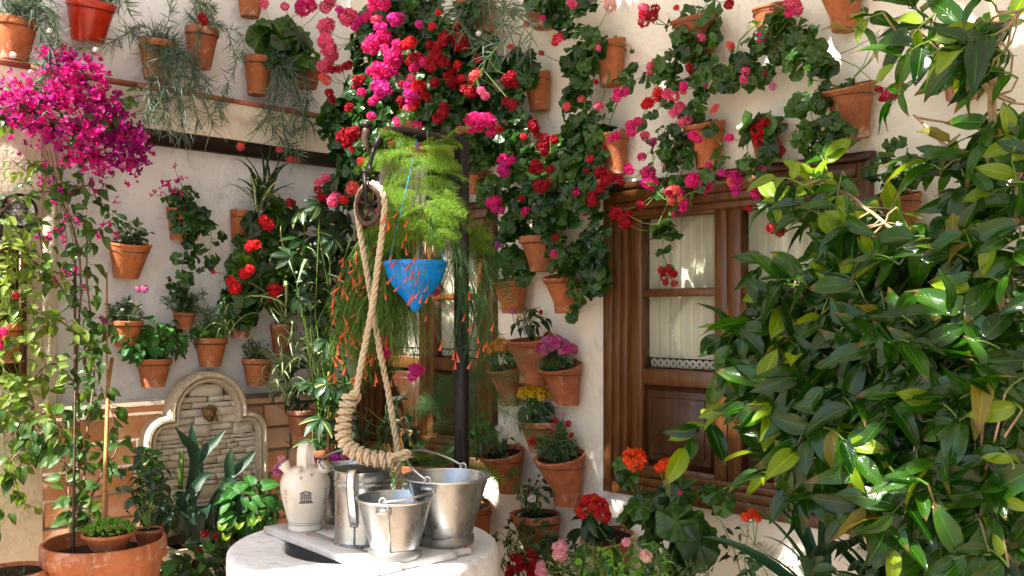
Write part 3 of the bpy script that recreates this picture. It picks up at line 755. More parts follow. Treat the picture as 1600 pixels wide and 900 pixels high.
# brick plinth
pz = (LW.uz(60, 637, .05)[1] + LW.uz(240, 630, .05)[1]) / 2
pl = T('brick_plinth', None, None, LW.w(-2, 0, 0), kind='structure')
mb = MB(); mb.wbox(LW, -3.4, -.01, .003, .045, 0, pz + .004); pl.add('mortar_bed', mb, M['mortar'])
mb = MB(); us = np.linspace(-3.4, -.01, 30)
row = 0; z = pz - .012; H = .128
_s0 = LW.uz(24, 700, .05)[0]
while z > .05:
    h = H * (1 + .05 * math.sin(row * 3)); 
    if row == 0: h = .045
    u = -3.4 + (.13 if row % 2 else 0)
    while u < -.02:
        w = .30 if (int(u * 50) + row) % 5 else .15
        w *= 1 + random.uniform(-.05, .05)
        u2 = min(u + w, -.02)
        if u2 - u > .04:
            mb = MB(); mb.wbox(LW, u + .008, u2 - .008, .0455, .056 + random.random() * .006, max(.01, z - h + .008), z - .006, .004)
            pl.add('brick', mb, M['brick'])
        u = u2
    z -= h + .001; row += 1

# ================================================================== WINDOWS
def window(W, x0, x1, z0, z1, label, cm, tall_panel=True):
    w_ = T('window', label, 'window', W.w((x0 + x1) / 2, 0, z0))
    wd = M['wood']
    cw = .115; b = []
    # casing: four mitre-free boards in three stepped profiles
    for (i0, i1, o) in ((0, .05, .038), (.05, .085, .026), (.085, cw, .010)):
        mb = MB()
        mb.wbox(W, x0 + i0, x0 + i1, -.06, o, z0 + i0, z1 - i0, .005)
        mb.wbox(W, x1 - i1, x1 - i0, -.06, o, z0 + i0, z1 - i0, .005)
        mb.wbox(W, x0 + i1, x1 - i1, -.06, o - .001, z1 - i1, z1 - i0, .005)
        mb.wbox(W, x0 + i1, x1 - i1, -.06, o - .001, z0 + i0, z0 + i1, .005)
        w_.add('casing', mb, wd)
    mb = MB(); mb.wbox(W, x0 - .012, x1 + .01, .001, .042, z1 + .002, z1 + .036, .008); w_.add('head_board', mb, M['wood_d'])
    ix0, ix1, iz0, iz1 = x0 + cw, x1 - cw, z0 + cw * .75, z1 - cw * .7
    mid = (ix0 + ix1) / 2
    k = RW.k(1060, 490)
    gt, gm1, gm0, gb, pt, pb = EYE + 153 * k, EYE + 40 * k, EYE + 27 * k, EYE - 89 * k, EYE - 115 * k, EYE - 245 * k
    for sgn, (a, b_) in enumerate(((ix0 + .003, mid - .0015), (mid + .0015, ix1 - .003))):
        st = .062
        mb = MB()
        mb.wbox(W, a, a + st, -.055, -.012, iz0, iz1, .005)
        mb.wbox(W, b_ - st, b_, -.055, -.012, iz0, iz1, .005)
        for (p, q) in ((gt, iz1), (pt, gb), (iz0, pb)): mb.wbox(W, a + st, b_ - st, -.053, -.014, p, q, .005)
        sash = w_.add('sash', mb, wd)
        mb = MB(); mb.wbox(W, a + st, b_ - st, -.053, -.02, gm0, gm1, .005); w_.add('muntin', mb, wd, parent=sash)
        # raised and fielded wooden panel
        mb = MB(); A, B = a + st, b_ - st
        mb.wbox(W, A, B, -.05, -.032, pb, pt); mb.wbox(W, A + .022, B - .022, -.032, -.027, pb + .022, pt - .022, .004); mb.wbox(W, A + .05, B - .05, -.027, -.018, pb + .05, pt - .05, .008)
        w_.add('lower_panel', mb, M['wood_d'], parent=sash)
        for (p, q) in ((gm1, gt), (gb, gm0)):
            mb = MB(); mb.wbox(W, A, B, -.038, -.035, p, q); g_ = w_.add('pane', mb, M['glass'], parent=sash)
        # curtain: pleated, hung per sash in front of the dark room, with lace hem
        v = []; f = []; N = 90; ZS = [gt + .01, gt - .01, gt - .035, (gt + gm1) / 2, gm0, (gm0 + gb) / 2, gb + .05]
        for j, zz in enumerate(ZS):
            for i in range(N):
                s_ = i / (N - 1); uu = A - .01 + s_ * (B - A + .02)
                amp = .004 + .006 * min(1, j / 2)
                oo = -.085 + amp * math.sin(s_ * 44 + .7 * math.sin(s_ * 9 + sgn * 3)) + .006 * math.sin(s_ * 15 + j * .35 + sgn)
                v.append(W.w(uu, oo, zz))
        for j in range(len(ZS) - 1):
            for i in range(N - 1): f.append((j * N + i, j * N + i + 1, (j + 1) * N + i + 1, (j + 1) * N + i))
        mb = MB(); mb.add(v, f); cu = w_.add('curtain', mb, M['curtain'], True)
        mb = MB(); n_ = 11; zc = gb + .027
        for i in range(n_):
            uc = A + (i + .5) * (B - A) / n_; R = (B - A) / n_ * .46
            th = np.linspace(0, 2 * pi, 15)
            for rr in (1, .55): mb.tube([W.w(uc + R * rr * math.cos(t_), -.083, zc - .003 + R * rr * math.sin(t_)) for t_ in th], .0034, 4, False)
            for a_ in np.arange(0, 2 * pi, pi / 4): mb.tube([W.w(uc + R * .55 * math.cos(a_), -.083, zc - .003 + R * .55 * math.sin(a_)), W.w(uc + R * math.cos(a_), -.083, zc - .003 + R * math.sin(a_))], .0022, 3, False)
        mb.tube([W.w(A, -.083, gb + .049), W.w(B, -.083, gb + .049)], .003, 4); mb.tube([W.w(A, -.083, gb + .006), W.w(B, -.083, gb + .006)], .002, 3)
        w_.add('lace_hem', mb, M['lace'], parent=cu)
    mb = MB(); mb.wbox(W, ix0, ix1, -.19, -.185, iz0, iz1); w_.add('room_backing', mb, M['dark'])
    return w_
window(RW, *WIN, 'brown wooden casement window with net curtains behind the orange tree', True)
window(RW, *WIN2, 'partly hidden brown wooden window behind the ferns and the black iron post', False)

# ================================================================== FOUNTAIN NICHE
fu0, fu1 = LW.uz(222, 700, .1)[0], LW.uz(415, 700, .1)[0]
fc, fa = (fu0 + fu1) / 2, (fu1 - fu0) / 2
ftop = LW.uz(322, 579, .1)[1]
fR = fa * .645; fzc = ftop - fR; fs = fa - fR
fo = T('wall_fountain', 'arched sandstone wall fountain faced with stacked pale stones', 'fountain', LW.w(fc, .0, 0))
def outline(t_):
    P = [(-(fa - t_), .3), (-(fa - t_), .6)]; zc = fzc - fs
    rs = fs - t_
    for a in np.linspace(pi, pi / 2, 7): P.append((-fR + rs * math.cos(a), zc + rs * math.sin(a)))
    P.append((-(fR - t_), zc + rs + 1e-4) if t_ > 0 else (-fR, zc + rs + 1e-4))
    for a in np.linspace(pi, 0, 25): P.append(((fR - t_) * math.cos(a), fzc + (fR - t_) * math.sin(a)))
    Q = [(-u, z) for u, z in P[:10]][::-1]
    return P + Q
prof = [(0, .058), (.004, .13), (.014, .148), (.026, .150), (.036, .138), (.039, .128), (.043, .140), (.052, .142), (.060, .128), (.064, .118), (.066, .07)]
rows = [[LW.w(fc + u, o, z) for (u, z) in outline(t_)] for (t_, o) in prof]
n = len(rows[0]); mb = MB(); mb.add([p for r_ in rows for p in r_], [(i * n + j, i * n + j + 1, (i + 1) * n + j + 1, (i + 1) * n + j) for i in range(len(rows) - 1) for j in range(n - 1)])
fo.add('frame', mb, M['cast'], auto=35)
ot = outline(.03)
mb = MB(); mb.add([LW.w(fc + u, .066, z) for u, z in ot], [tuple(range(len(ot)))]); fo.add('backing', mb, M['mortar_d'])
z = .40; row = 0
def half_at(z):
    t_ = .05
    if z < fzc - fs: return fa - t_
    if z < fzc - t_ + .02: return max(fR - t_ + .0, fR + math.sqrt(max(0, (fs - t_) ** 2 - (z - fzc + fs) ** 2)) - 0 if z < fzc - t_ else 0)
    d = (fR - t_) ** 2 - (z - fzc) ** 2
    return math.sqrt(d) if d > 0 else 0
while z < ftop - .05:
    h = random.choice((.022, .032, .042, .055, .066))
    hw = min(half_at(z + .004), half_at(z + h)) + .012
    if hw < .04: break
    u = -hw
    while u < hw - .015:
        w = random.uniform(.05, .15) * (1.2 if h > .03 else 1); u2 = min(u + w, hw)
        if hw - u2 < .03: u2 = hw
        if h > .045 and random.random() < .3:
            parts = [(z, z + h * .45), (z + h * .47, z + h)]
        else: parts = [(z, z + h)]
        for (a, b) in parts:
            mb = MB(); c = LW.w(fc + (u + u2) / 2, .075 + random.uniform(-.003, .014), (a + b) / 2)
            du, dz, do = (u2 - u) / 2 - .0018, (b - a) / 2 - .0015, .016
            v = []
            for o_ in (-do, do * .5, do):
                sh_ = .0018 if o_ == do else 0
                for (p, q) in ((-1, -1), (-.3, -1), (.35, -1), (1, -1), (1, 1), (.3, 1), (-.35, 1), (-1, 1)):
                    v.append(c + LW.u * (p * (du - sh_)) + UP * (q * (dz - sh_)) + LW.n * o_ + (rv(.0022) if o_ > 0 else 0) + (LW.n * random.uniform(-.004, .004) if o_ == do else 0))
            f = [(16, 17, 22, 23), (17, 18, 21, 22), (18, 19, 20, 21)]
            for L_ in (0, 8):
                for i in range(8): f.append((L_ + i, L_ + (i + 1) % 8, L_ + 8 + (i + 1) % 8, L_ + 8 + i))
            mb.add(v, f); fo.add('stone', mb, M['ledge'])
        u = u2
    z += h
# bronze mask spout
sp = LW.uz(328, 646, .12); mb = MB(); c = LW.w(sp[0], .115, sp[1])
for (du, dz, do, r_) in ((0, 0, .0, .038), (0, -.022, .014, .024), (-.025, .018, .0, .018), (.025, .018, 0, .018), (0, .03, .008, .016), (0, -.012, .03, .016)):
    cc = c + LW.u * du + UP * dz + LW.n * do
    mb.lathe([(r_ * math.sin(a), -r_ * math.cos(a)) for a in np.linspace(.05, pi - .05, 7)], cc, 9)
mb.tube([c + LW.n * .03 + UP * -.01, c + LW.n * .075 + UP * -.016, c + LW.n * .085 + UP * -.032], .009, 7)
fo.add('spout', mb, M['bronze'], True)
# basin
bz = EYE - 357 / F * 4.80; mb = MB()
bu0, bu1, bo = fc - fa * .86, fc + fa * 1.0, .33
mb.wbox(LW, bu0 + .02, bu1 - .02, .06, bo - .02, 0, bz - .042); fo.add('basin_core', mb, M['mortar_d'])
z = .0
while z < bz - .05:
    h = random.choice((.03, .04, .05)); h = min(h, bz - .045 - z); u = bu0
    while u < bu1 - .02:
        u2 = min(u + random.uniform(.07, .16), bu1)
        mb = MB(); mb.wbox(LW, u + .002, u2 - .002, bo - .03, bo + random.uniform(-.006, .008), z + .002, z + h - .002, .004); fo.add('stone', mb, M['ledge'])
        u = u2
    z += h
mb = MB(); mb.wbox(LW, bu0 - .02, bu1 + .02, bo - .05, bo + .03, bz - .04, bz, .012); mb.wbox(LW, bu0 - .02, bu0 + .05, .06, bo - .051, bz - .04, bz - .001); mb.wbox(LW, bu1 - .05, bu1 + .02, .06, bo - .051, bz - .04, bz - .001); fo.add('basin_rim', mb, M['cast'])
mb = MB(); mb.wbox(LW, bu0 + .052, bu1 - .052, .062, bo - .052, bz - .06, bz - .03); fo.add('soil', mb, M['soil'])

# ================================================================== WELL
WC = V(-.547, 3.47, 0); WZ = EYE - .85
we = T('well', 'round whitewashed well with marble slabs across its dark mouth', 'well', WC)
prof = [(.49, 0), (.492, .3), (.494, WZ - .03), (.490, WZ - .010), (.480, WZ - .002), (.465, WZ), (.36, WZ + .002), (.305, WZ), (.292, WZ - .01), (.288, WZ - .05), (.288, WZ - .45)]
mb = MB(); mb.lathe(prof, WC, 72, wob=.003); we.add('rim', mb, M['well'], auto=50)
mb = MB(); mb.lathe([(.289, WZ - .449), (.001, WZ - .449)], WC, 40); we.add('shaft_bottom', mb, M['dark'])
q0, q1, q2 = onz(413, 822, WZ + .03), onz(585, 888, WZ + .03), onz(744, 857, WZ + .03)
ex = q1 - q0; ey = q2 - q1
def slab(a0, a1, b0, b1, zt_, th, name='marble_slab'):
    mb = MB(); P = []
    N = 10
    per = [(a0 + (a1 - a0) * i / N, b0) for i in range(N)] + [(a1, b0 + (b1 - b0) * i / N) for i in range(N)] + [(a1 - (a1 - a0) * i / N, b1) for i in range(N)] + [(a0, b1 - (b1 - b0) * i / N) for i in range(N)]
    v = []
    j_ = [rv(.0012) for _ in per]
    for (dz, ins) in ((-th, .002), (-th + .004, 0), (-.004, 0), (0, .004)):
        for (a, b), jj in zip(per, j_):
            p = q0 + ex * a + ey * b; cc = q0 + ex * (a0 + a1) / 2 + ey * (b0 + b1) / 2
            p = p + nrm(cc - p) * ins + jj; v.append(V(p[0], p[1], zt_ + dz))
    n = len(per); f = [(L * n + i, L * n + (i + 1) % n, (L + 1) * n + (i + 1) % n, (L + 1) * n + i) for L in range(3) for i in range(n)]
    f.append(tuple(3 * n + i for i in range(n))); f.append(tuple(range(n))[::-1]); mb.add(v, f)
    return mb
SZ = WZ + .03
o = solo('marble_slab', 'long white marble slab under the jug and the front bucket on the well', 'slab', slab(0, 1, 0, .255, SZ, .026), M['marble'])
o = solo('marble_slab', 'rear white marble slab under the large right hand bucket on the well', 'slab', slab(.02, .985, .262, .83, SZ - .001, .026), M['marble'])
o = solo('marble_slab', 'small chipped marble piece at the right edge of the well top', 'slab', slab(.62, .965, .838, 1.0, SZ - .002, .022), M['marble'])
mb = MB(); 
for px, py in ((515, 825), (510, 827), (482, 835), (555, 853), (551, 855), (562, 853), (727, 855)):
    c = onz(px, py, SZ + .002); a = random.random() * 6
    e = .011; mb.add([c + V(math.cos(a), math.sin(a), 0) * e, c + V(-math.sin(a), math.cos(a), .3) * e * .5, c - V(math.cos(a), math.sin(a), 0) * e, c + V(math.sin(a), -math.cos(a), .3) * e * .5], [(0, 1, 2, 3)], [(.5, .9)] * 4)
solo('fallen_petals', 'scattered red petals lying on the marble slabs of the well', 'petals', mb, M['f_red'], kind='stuff')

# ------------------------------------------------------------------ buckets
def ring_pts(c, r, n=36): return [c + V(r * math.cos(a), r * math.sin(a), 0) for a in np.linspace(0, 2 * pi, n)]
def bucket(c, R, rb, H, label, ear_az, bail, seam_az):
    b = T('metal_bucket', label, 'bucket', c, group='galvanised metal buckets standing on the well')
    n = 10
    prof = [(rb * .97, .012)] + [(rb + .004, .0), (rb + .004, .028), (rb, .032)] + [(rb + (R - rb) * t_, .032 + (H - .032) * t_) for t_ in np.linspace(.08, .985, n)] 
    prof += [(R + .002, H - .004), (R + .005, H), (R + .003, H + .004), (R - .002, H + .002)]
    prof += [(rb + (R - rb) * t_ - .003, .032 + (H - .032) * t_) for t_ in np.linspace(.97, 0, 8)] + [(.0005, .03)]
    mb = MB(); mb.lathe(prof, c, 56, wob=.004); bd = b.add('body', mb, M['zinc'], auto=45)
    mb = MB(); mb.lathe([(rb + .0045, .0), (rb + .007, .003), (rb + .007, .026), (rb + .004, .03)], c, 48); b.add('base_band', mb, M['zinc_d'], auto=45, parent=bd)
    mb = MB(); d = V(math.cos(seam_az), math.sin(seam_az), 0)
    mb.tube([c + d * (rb + .003) + UP * .034, c + d * (R + .001) + UP * (H - .006)], .0035, 5); b.add('seam', mb, M['zinc'], parent=bd)
    mb = MB(); th = np.linspace(0, 2 * pi, 49); mb.tube([c + V((R + .002) * math.cos(a), (R + .002) * math.sin(a), H + .001) for a in th], .0045, 6); b.add('rolled_rim', mb, M['wire'], True, parent=bd)
    for s_ in (0, pi):
        a = ear_az + s_; d = V(math.cos(a), math.sin(a), 0); e = V(-d[1], d[0], 0)
        mb = MB(); cc = c + d * (R + .004) + UP * (H + .012)
        mb.tube([cc + (e * math.cos(t_) + UP * math.sin(t_)) * .012 for t_ in np.linspace(0, 2 * pi, 13)], .004, 5)
        er = b.add('ear', mb, M['wire'], True)
        mb = MB(); mb.box(c + d * (R - .002) + UP * (H - .022), (e, d, UP), (.026, .0035, .010)); b.add('ear_plate', mb, M['zinc'], parent=er)
    d = V(math.cos(ear_az), math.sin(ear_az), 0); e = V(-d[1], d[0], 0)
    mb = MB(); P = []
    tilt = bail   # angle of the bail from upright, towards e
    for t_ in np.linspace(0, pi, 25):
        rr = R + .006
        up = UP * math.cos(tilt) + e * math.sin(tilt)
        P.append(c + UP * (H + .012) + d * rr * math.cos(t_) + up * rr * .98 * math.sin(t_))
    mb.tube(P, .0042, 6); b.add('handle', mb, M['wire'], True)
    return b
bc = onz(617, 868, SZ)
bucket(bc, .126, .084, .196, 'small shiny metal bucket at the front tip of the marble slab', math.radians(80), math.radians(-84), math.radians(-93))
bc2 = onz(697, 847, SZ)
bucket(bc2, .152, .094, .236, 'largest metal bucket, with raised handle, at the right of the well', math.radians(70), math.radians(62), math.radians(-140))
bucket(onz(543, 813, SZ), .115, .085, .215, 'metal bucket half hidden between the ceramic jug and the metal can', math.radians(170), math.radians(-70), math.radians(-100))
# tall metal can with strap handle
cc = onz(567, 845, SZ)
ca = T('metal_can', 'tall cylindrical zinc can with a strap handle behind the small front bucket', 'can', cc)
Rc = .100; Hc = .262
mb = MB(); mb.lathe([(Rc + .010, 0), (Rc + .011, .005), (Rc + .002, .010), (Rc, .02), (Rc - .001, .13), (Rc, .205), (Rc + .004, .21), (Rc, .215), (Rc, .222), (Rc + .004, .227), (Rc, .232), (Rc + .001, Hc - .006), (Rc + .005, Hc), (Rc - .002, Hc), (Rc - .004, .2), (Rc - .004, .02), (.001, .02)], cc, 56, wob=.003); ca.add('body', mb, M['zinc'], auto=40)
mb = MB(); mb.add([cc + V(Rc * math.cos(a), Rc * math.sin(a), Hc - .002) for a in np.linspace(-.4, pi + 1.0, 20)], [tuple(range(20))]); ca.add('top_plate', mb, M['zinc'])
az = math.radians(-98); d = V(math.cos(az), math.sin(az), 0); e = V(-d[1], d[0], 0)
P = [(.0, .262), (.012, .274), (.030, .272), (.045, .255), (.048, .225), (.042, .18), (.026, .12), (.010, .085), (.002, .080)]
mb = MB(); v = []
for (o_, z_) in P:
    for (s_, t_) in ((-1, 0), (-.6, .004), (.6, .004), (1, 0), (.6, -.002), (-.6, -.002)): v.append(cc + d * (Rc - .004 + o_ + t_) + e * s_ * .016 + UP * (z_ + t_))
mb.add(v, [(i * 6 + j, i * 6 + (j + 1) % 6, (i + 1) * 6 + (j + 1) % 6, (i + 1) * 6 + j) for i in range(len(P) - 1) for j in range(6)]); ca.add('handle', mb, M['wire'], True)
mb = MB(); mb.tube([cc + d * (Rc + .002) + UP * .01, cc + d * (Rc + .002) + UP * .078], .004, 5); mb.tube([cc + d * (Rc + .005) + UP * .078 + e * x for x in (-.014, .014)], .006, 5); ca.add('seam', mb, M['zinc_d'])

# ------------------------------------------------------------------ ceramic jug
jc = onz(477, 826, SZ); J = jc[1] / F
ju = T('ceramic_jug', 'cream glazed ceramic drinking jug with ring handle and two spouts on the well', 'jug', jc)
def jz(zy): return (652 - zy) / 3 * J * .985     # zoom row -> height
def jr(w): return w / 3 * J
JP = [(jr(74), 0), (jr(79), .004), (jr(78), jz(660)), (jr(77), jz(640)), (jr(84), jz(600)), (jr(97), jz(550)), (jr(109), jz(500)), (jr(117), jz(455)), (jr(116), jz(425)), (jr(106), jz(395)), (jr(88), jz(372)), (jr(62), jz(357)), (jr(34), jz(349)), (jr(.1), jz(346))]
JP[2] = (jr(78), .012); JP[3] = (jr(77), .022)
def jrad(z):
    for (r0, z0), (r1, z1) in zip(JP[:-1], JP[1:]):
        if z0 <= z <= z1: return r0 + (r1 - r0) * (z - z0) / (z1 - z0)
    return JP[-1][0]
# smooth the profile
zz = np.array([p[1] for p in JP]); rr_ = np.array([p[0] for p in JP])
tt = np.linspace(0, len(JP) - 1, 50); PR = list(zip(np.interp(tt, np.arange(len(JP)), rr_), np.interp(tt, np.arange(len(JP)), zz)))
for _ in range(3): PR = [PR[0]] + [((PR[i - 1][0] + 2 * PR[i][0] + PR[i + 1][0]) / 4, (PR[i - 1][1] + 2 * PR[i][1] + PR[i + 1][1]) / 4) for i in range(1, len(PR) - 1)] + [PR[-1]]
mb = MB(); mb.lathe(PR, jc, 48, capb=True); ju.add('body', mb, M['ceramic'], True)
top = jc + UP * jz(352)
mb = MB(); v = []; hd = nrm(V(.30, .95, 0)); wd_ = nrm(V(.95, -.30, 0))
LP_ = [(-.030, -.012), (-.031, .03), (-.029, .06), (-.020, .080), (-.004, .088), (.012, .083), (.024, .065), (.028, .035), (.028, -.012)]
LQ, _ = resample([V(a, 0, b) for a, b in LP_], .006)
for a, _y, b in LQ:
    n2 = nrm(V(a, 0, b - .035)); 
    for (s_, k_) in ((-1, 0), (-.8, .003), (.8, .003), (1, 0), (.8, -.003), (-.8, -.003)):
        a2, b2 = a + n2[0] * k_, b + n2[2] * k_; v.append(top + V(.004, -.012, 0) + hd * a2 + UP * b2 + wd_ * s_ * .020)
mb.add(v, [(i * 6 + j, i * 6 + (j + 1) % 6, (i + 1) * 6 + (j + 1) % 6, (i + 1) * 6 + j) for i in range(len(LQ) - 1) for j in range(6)])
ju.add('ring_handle', mb, M['ceramic'], auto=60)
for sx, d, L_, r0, r1 in ((-1, V(-.50, -.1, .85), .046, .017, .024), (1, V(.60, -.25, .74), .042, .020, .029)):
    b0 = jc + V(sx * jr(72), -.012, jz(385)); d = nrm(d)
    pts = [b0 - d * .012, b0 + d * L_ * .35, b0 + d * L_ * .75, b0 + d * L_, b0 + d * (L_ - .002), b0 + d * L_ * .5]
    mb = MB(); mb.tube(pts, [r0 * 1.5, r0, r1 * .95, r1, r1 * .75, r0 * .5], 20, False); ju.add('spout', mb, M['ceramic'], True)
    mb = MB(); mb.tube([b0 + d * L_ * .97 + (nrm(np.cross(d, V(0, 1, .2))) * math.cos(a) + nrm(np.cross(d, np.cross(d, V(0, 1, .2)))) * math.sin(a)) * r1 * .98 for a in np.linspace(-.6, 1.6, 8)], .0022, 4); ju.add('blue_dab', mb, M['blueline'])
for (zy, th) in ((.024, .0022), (.033, .0014)):
    mb = MB(); mb.lathe([(jrad(zy) + .0004, zy), (jrad(zy) + .0012, zy + th / 2), (jrad(zy + th) + .0004, zy + th)], jc, 48); ju.add('band', mb, M['blueline'], True)
fa0 = math.atan2(-jc[1], -jc[0])   # azimuth facing the camera
def jp(x, z, lift=.0012):          # x metres along the surface, z height
    r_ = jrad(z) + lift; a = fa0 + .02 + x / r_
    return jc + V(r_ * math.cos(a), r_ * math.sin(a), z)
def jstroke(mb, pts, w=.0011):
    P = []
    for (a, b) in zip(pts[:-1], pts[1:]):
        for s_ in np.linspace(0, 1, 4)[:-1]: P.append(jp(a[0] + (b[0] - a[0]) * s_, a[1] + (b[1] - a[1]) * s_))
    P.append(jp(*pts[-1])); mb.tube(P, w, 4)
mb = MB(); ez = jz(488)
E = .001 
jstroke(mb, [(-.022, ez + .020), (0, ez + .030), (.022, ez + .020), (-.022, ez + .020)]); jstroke(mb, [(-.017, ez + .0215), (0, ez + .026), (.017, ez + .0215)], .0007)
for i, x in enumerate(np.linspace(-.018, .018, 6)): jstroke(mb, [(x, ez - .008), (x, ez + .018)], .0016)
for x in np.linspace(-.0145, .0145, 5):
    jstroke(mb, [(x - .0022, ez + .004), (x + .0022, ez + .004)], .0009); jstroke(mb, [(x - .0022, ez + .012), (x + .002, ez + .012)], .0009)
jstroke(mb, [(-.022, ez - .0105), (.022, ez - .0105)], .0012); jstroke(mb, [(-.024, ez - .014), (.024, ez - .014)], .0010); jstroke(mb, [(-.026, ez - .0175), (.026, ez - .0175)], .0012)
ju.add('printed_emblem', mb, M['print'])
mb = MB()
def scrib(x, z, n=5, s_=.009):
    for i in range(n):
        p = [(x + random.uniform(-.3, .3) * s_, z - i * s_ * 1.5 + random.uniform(-.5, .5) * s_) for _ in range(5)]
        jstroke(mb, p, .0009)
scrib(-.083, jz(455), 4); scrib(.080, jz(450), 6); scrib(.089, jz(455), 5)
ju.add('lettering', mb, M['print'])
mb = MB()
for (x, y) in ((355, 395), (405, 383)):
    c = jc + V((x - 377) / 3 * J, -.04, 0)
    z_ = jz(y); 
    for dx, dz in ((-.003, .003), (.003, .003), (0, -.003)):
        p = jp((x - 377) / 3 * J + dx, z_ + dz, .001); mb.tube([p, p + V(.0, -.001, .003)], .0018, 5)
ju.add('blue_dots', mb, M['blueline'])
# lip bump between spouts
mb = MB(); b0 = jc + V(-.014, -jr(66), jz(382)); mb.tube([b0 - V(0, -.02, .004), b0 + V(0, -.004, .01), b0 + V(0, -.012, .022)], [.016, .014, .017], 14); ju.add('pouring_lip', mb, M['ceramic'], True)

# ------------------------------------------------------------------ iron crane, pulley, rope
PX = V(-.205, 3.80, 0)
pzt = EYE + (490 - 216) / F * 3.80
ir = T('iron_well_crane', 'black iron post and curved arm holding the pulley over the well', 'well crane', PX)
mb = MB(); mb.box(PX + UP * (pzt / 2), (V(1, 0, 0), V(0, 1, 0), UP), (.029, .029, pzt / 2)); ir.add('post', mb, M['iron'])
Y = [3.80, 3.72, 3.60, 3.52, 3.49, 3.47, 3.47, 3.47]
AP = [atd(x, y, d_) for x, y, d_ in ((712, 222, 3.78), (690, 219, 3.74), (660, 213, 3.66), (630, 207, 3.60), (608, 206, 3.55), (597, 211, 3.52), (591, 220, 3.50), (585, 231, 3.49))]
mb = MB(); mb.tube(AP, [.027, .027, .025, .023, .020, .017, .014, .012], 10); ir.add('arm', mb, M['iron'], True)
mb = MB(); mb.tube([atd(x, y, 3.49) for x, y in ((585, 231), (582, 240), (579, 252), (577, 262))], .008, 8); 
ir.add('hook', mb, M['iron'], True)
mb = MB(); mb.tube([atd(x, y, 3.49) for x, y in ((577, 236), (572, 228), (570, 218), (572, 204), (573, 196))], [.008, .012, .015, .015, .010], 10); ir.add('finial_bar', mb, M['iron_w'], True)
mb = MB(); r_ = .022; c = atd(573, 195, 3.49); mb.lathe([(r_ * math.sin(a), -r_ * math.cos(a) * .7) for a in np.linspace(.05, pi - .05, 8)], c, 14); ir.add('finial_ball', mb, M['iron'], True)
# pulley: wheel in a plane turned three quarter to the view
wc = atd(579, 321, 3.47); K = 3.47 / F
hx = nrm(V(.72, -.69, 0)); ax = np.cross(hx, UP)       # wheel plane spanned by hx and z
pu = T('pulley', 'rusty iron pulley wheel hanging from the black iron arm', 'pulley', wc)
Rw = 32 * K; mb = MB()
prof = [(.80, -.014), (.98, -.016), (1.03, -.013), (1.03, -.010), (.90, -.004), (.86, 0), (.90, .004), (1.03, .010), (1.03, .013), (.98, .016), (.80, .014), (.78, .0)]
v = []
for (r_, o_) in prof:
    for j in range(40):
        a = 2 * pi * j / 40; v.append(wc + (hx * math.cos(a) + UP * math.sin(a)) * Rw * r_ + ax * o_)
n = len(prof); mb.add(v, [(i % n * 40 + j, i % n * 40 + (j + 1) % 40, (i + 1) % n * 40 + (j + 1) % 40, (i + 1) % n * 40 + j) for i in range(n) for j in range(40)])
whl = pu.add('wheel', mb, M['iron_w'], auto=50)
for j in range(5):
    a = 2 * pi * j / 5 + .3; mb = MB(); d = hx * math.cos(a) + UP * math.sin(a)
    mb.tube([wc + d * Rw * .15, wc + d * Rw * .5, wc + d * Rw * .82], [.009, .006, .008], 6); pu.add('spoke', mb, M['iron_w'], parent=whl)
mb = MB(); mb.tube([wc - ax * .024, wc + ax * .024], .011, 10); pu.add('axle', mb, M['iron'])
mb = MB(); tp = wc + UP * Rw * 1.62
for s_ in (-1, 1):
    e = ax * .021 * s_
    lo = wc + e; hi = tp + e * 1.5
    mb.box((lo + hi) / 2, (hi - lo, ax, hx), (np.linalg.norm(hi - lo) / 2, .0035, .009))
mb.box(tp, (ax, hx, UP), (.036, .010, .005)); pu.add('shackle', mb, M['iron'])
mb = MB(); mb.tube([atd(577, 256, 3.49), tp + UP * .0], .008, 8); pu.add('hanger', mb, M['iron'])

def frame_along(P):
    t_ = np.gradient(P, axis=0); t_ /= np.linalg.norm(t_, axis=1)[:, None]
    a = nrm(np.cross(t_[0], V(.2, 1, .1))); N = []
    for i in range(len(P)): a = nrm(a - t_[i] * (a @ t_[i])); N.append(a)
    N = np.array(N); return t_, N, np.cross(t_, N)
def rope(mb, P, R, step=.005, pitch=7.0, sides=5):
    Q, s_ = resample(P, step); _, N, B = frame_along(Q)
    for k in range(3):
        ph = s_ / (R * pitch) * 2 * pi + k * 2 * pi / 3
        S = Q + (N * np.cos(ph)[:, None] + B * np.sin(ph)[:, None]) * R * .50
        mb.tube(S, R * .54, sides)
def coil(P, R, pitch):
    Q, s_ = resample(P, .0012); _, N, B = frame_along(Q)
    ph = s_ / pitch * 2 * pi
    w = R * (1 + .06 * np.sin(s_ * 61))
    return Q + (N * np.cos(ph)[:, None] + B * np.sin(ph)[:, None]) * w[:, None]
ro = T('rope', 'thick twisted hemp rope over the pulley ending in a wrapped curved handle', 'rope', wc)
mb = MB(); dpt = 3.44
# over the wheel, then down left crossing to the right and into the can
arc = [wc + (hx * math.cos(a) + UP * math.sin(a)) * (Rw * 1.0 + .006) for a in np.linspace(0.05, pi - .05, 9)]
right = [atd(588, 470, 3.50), atd(594, 410, 3.54), wc + hx * (Rw + .005) - UP * .03]
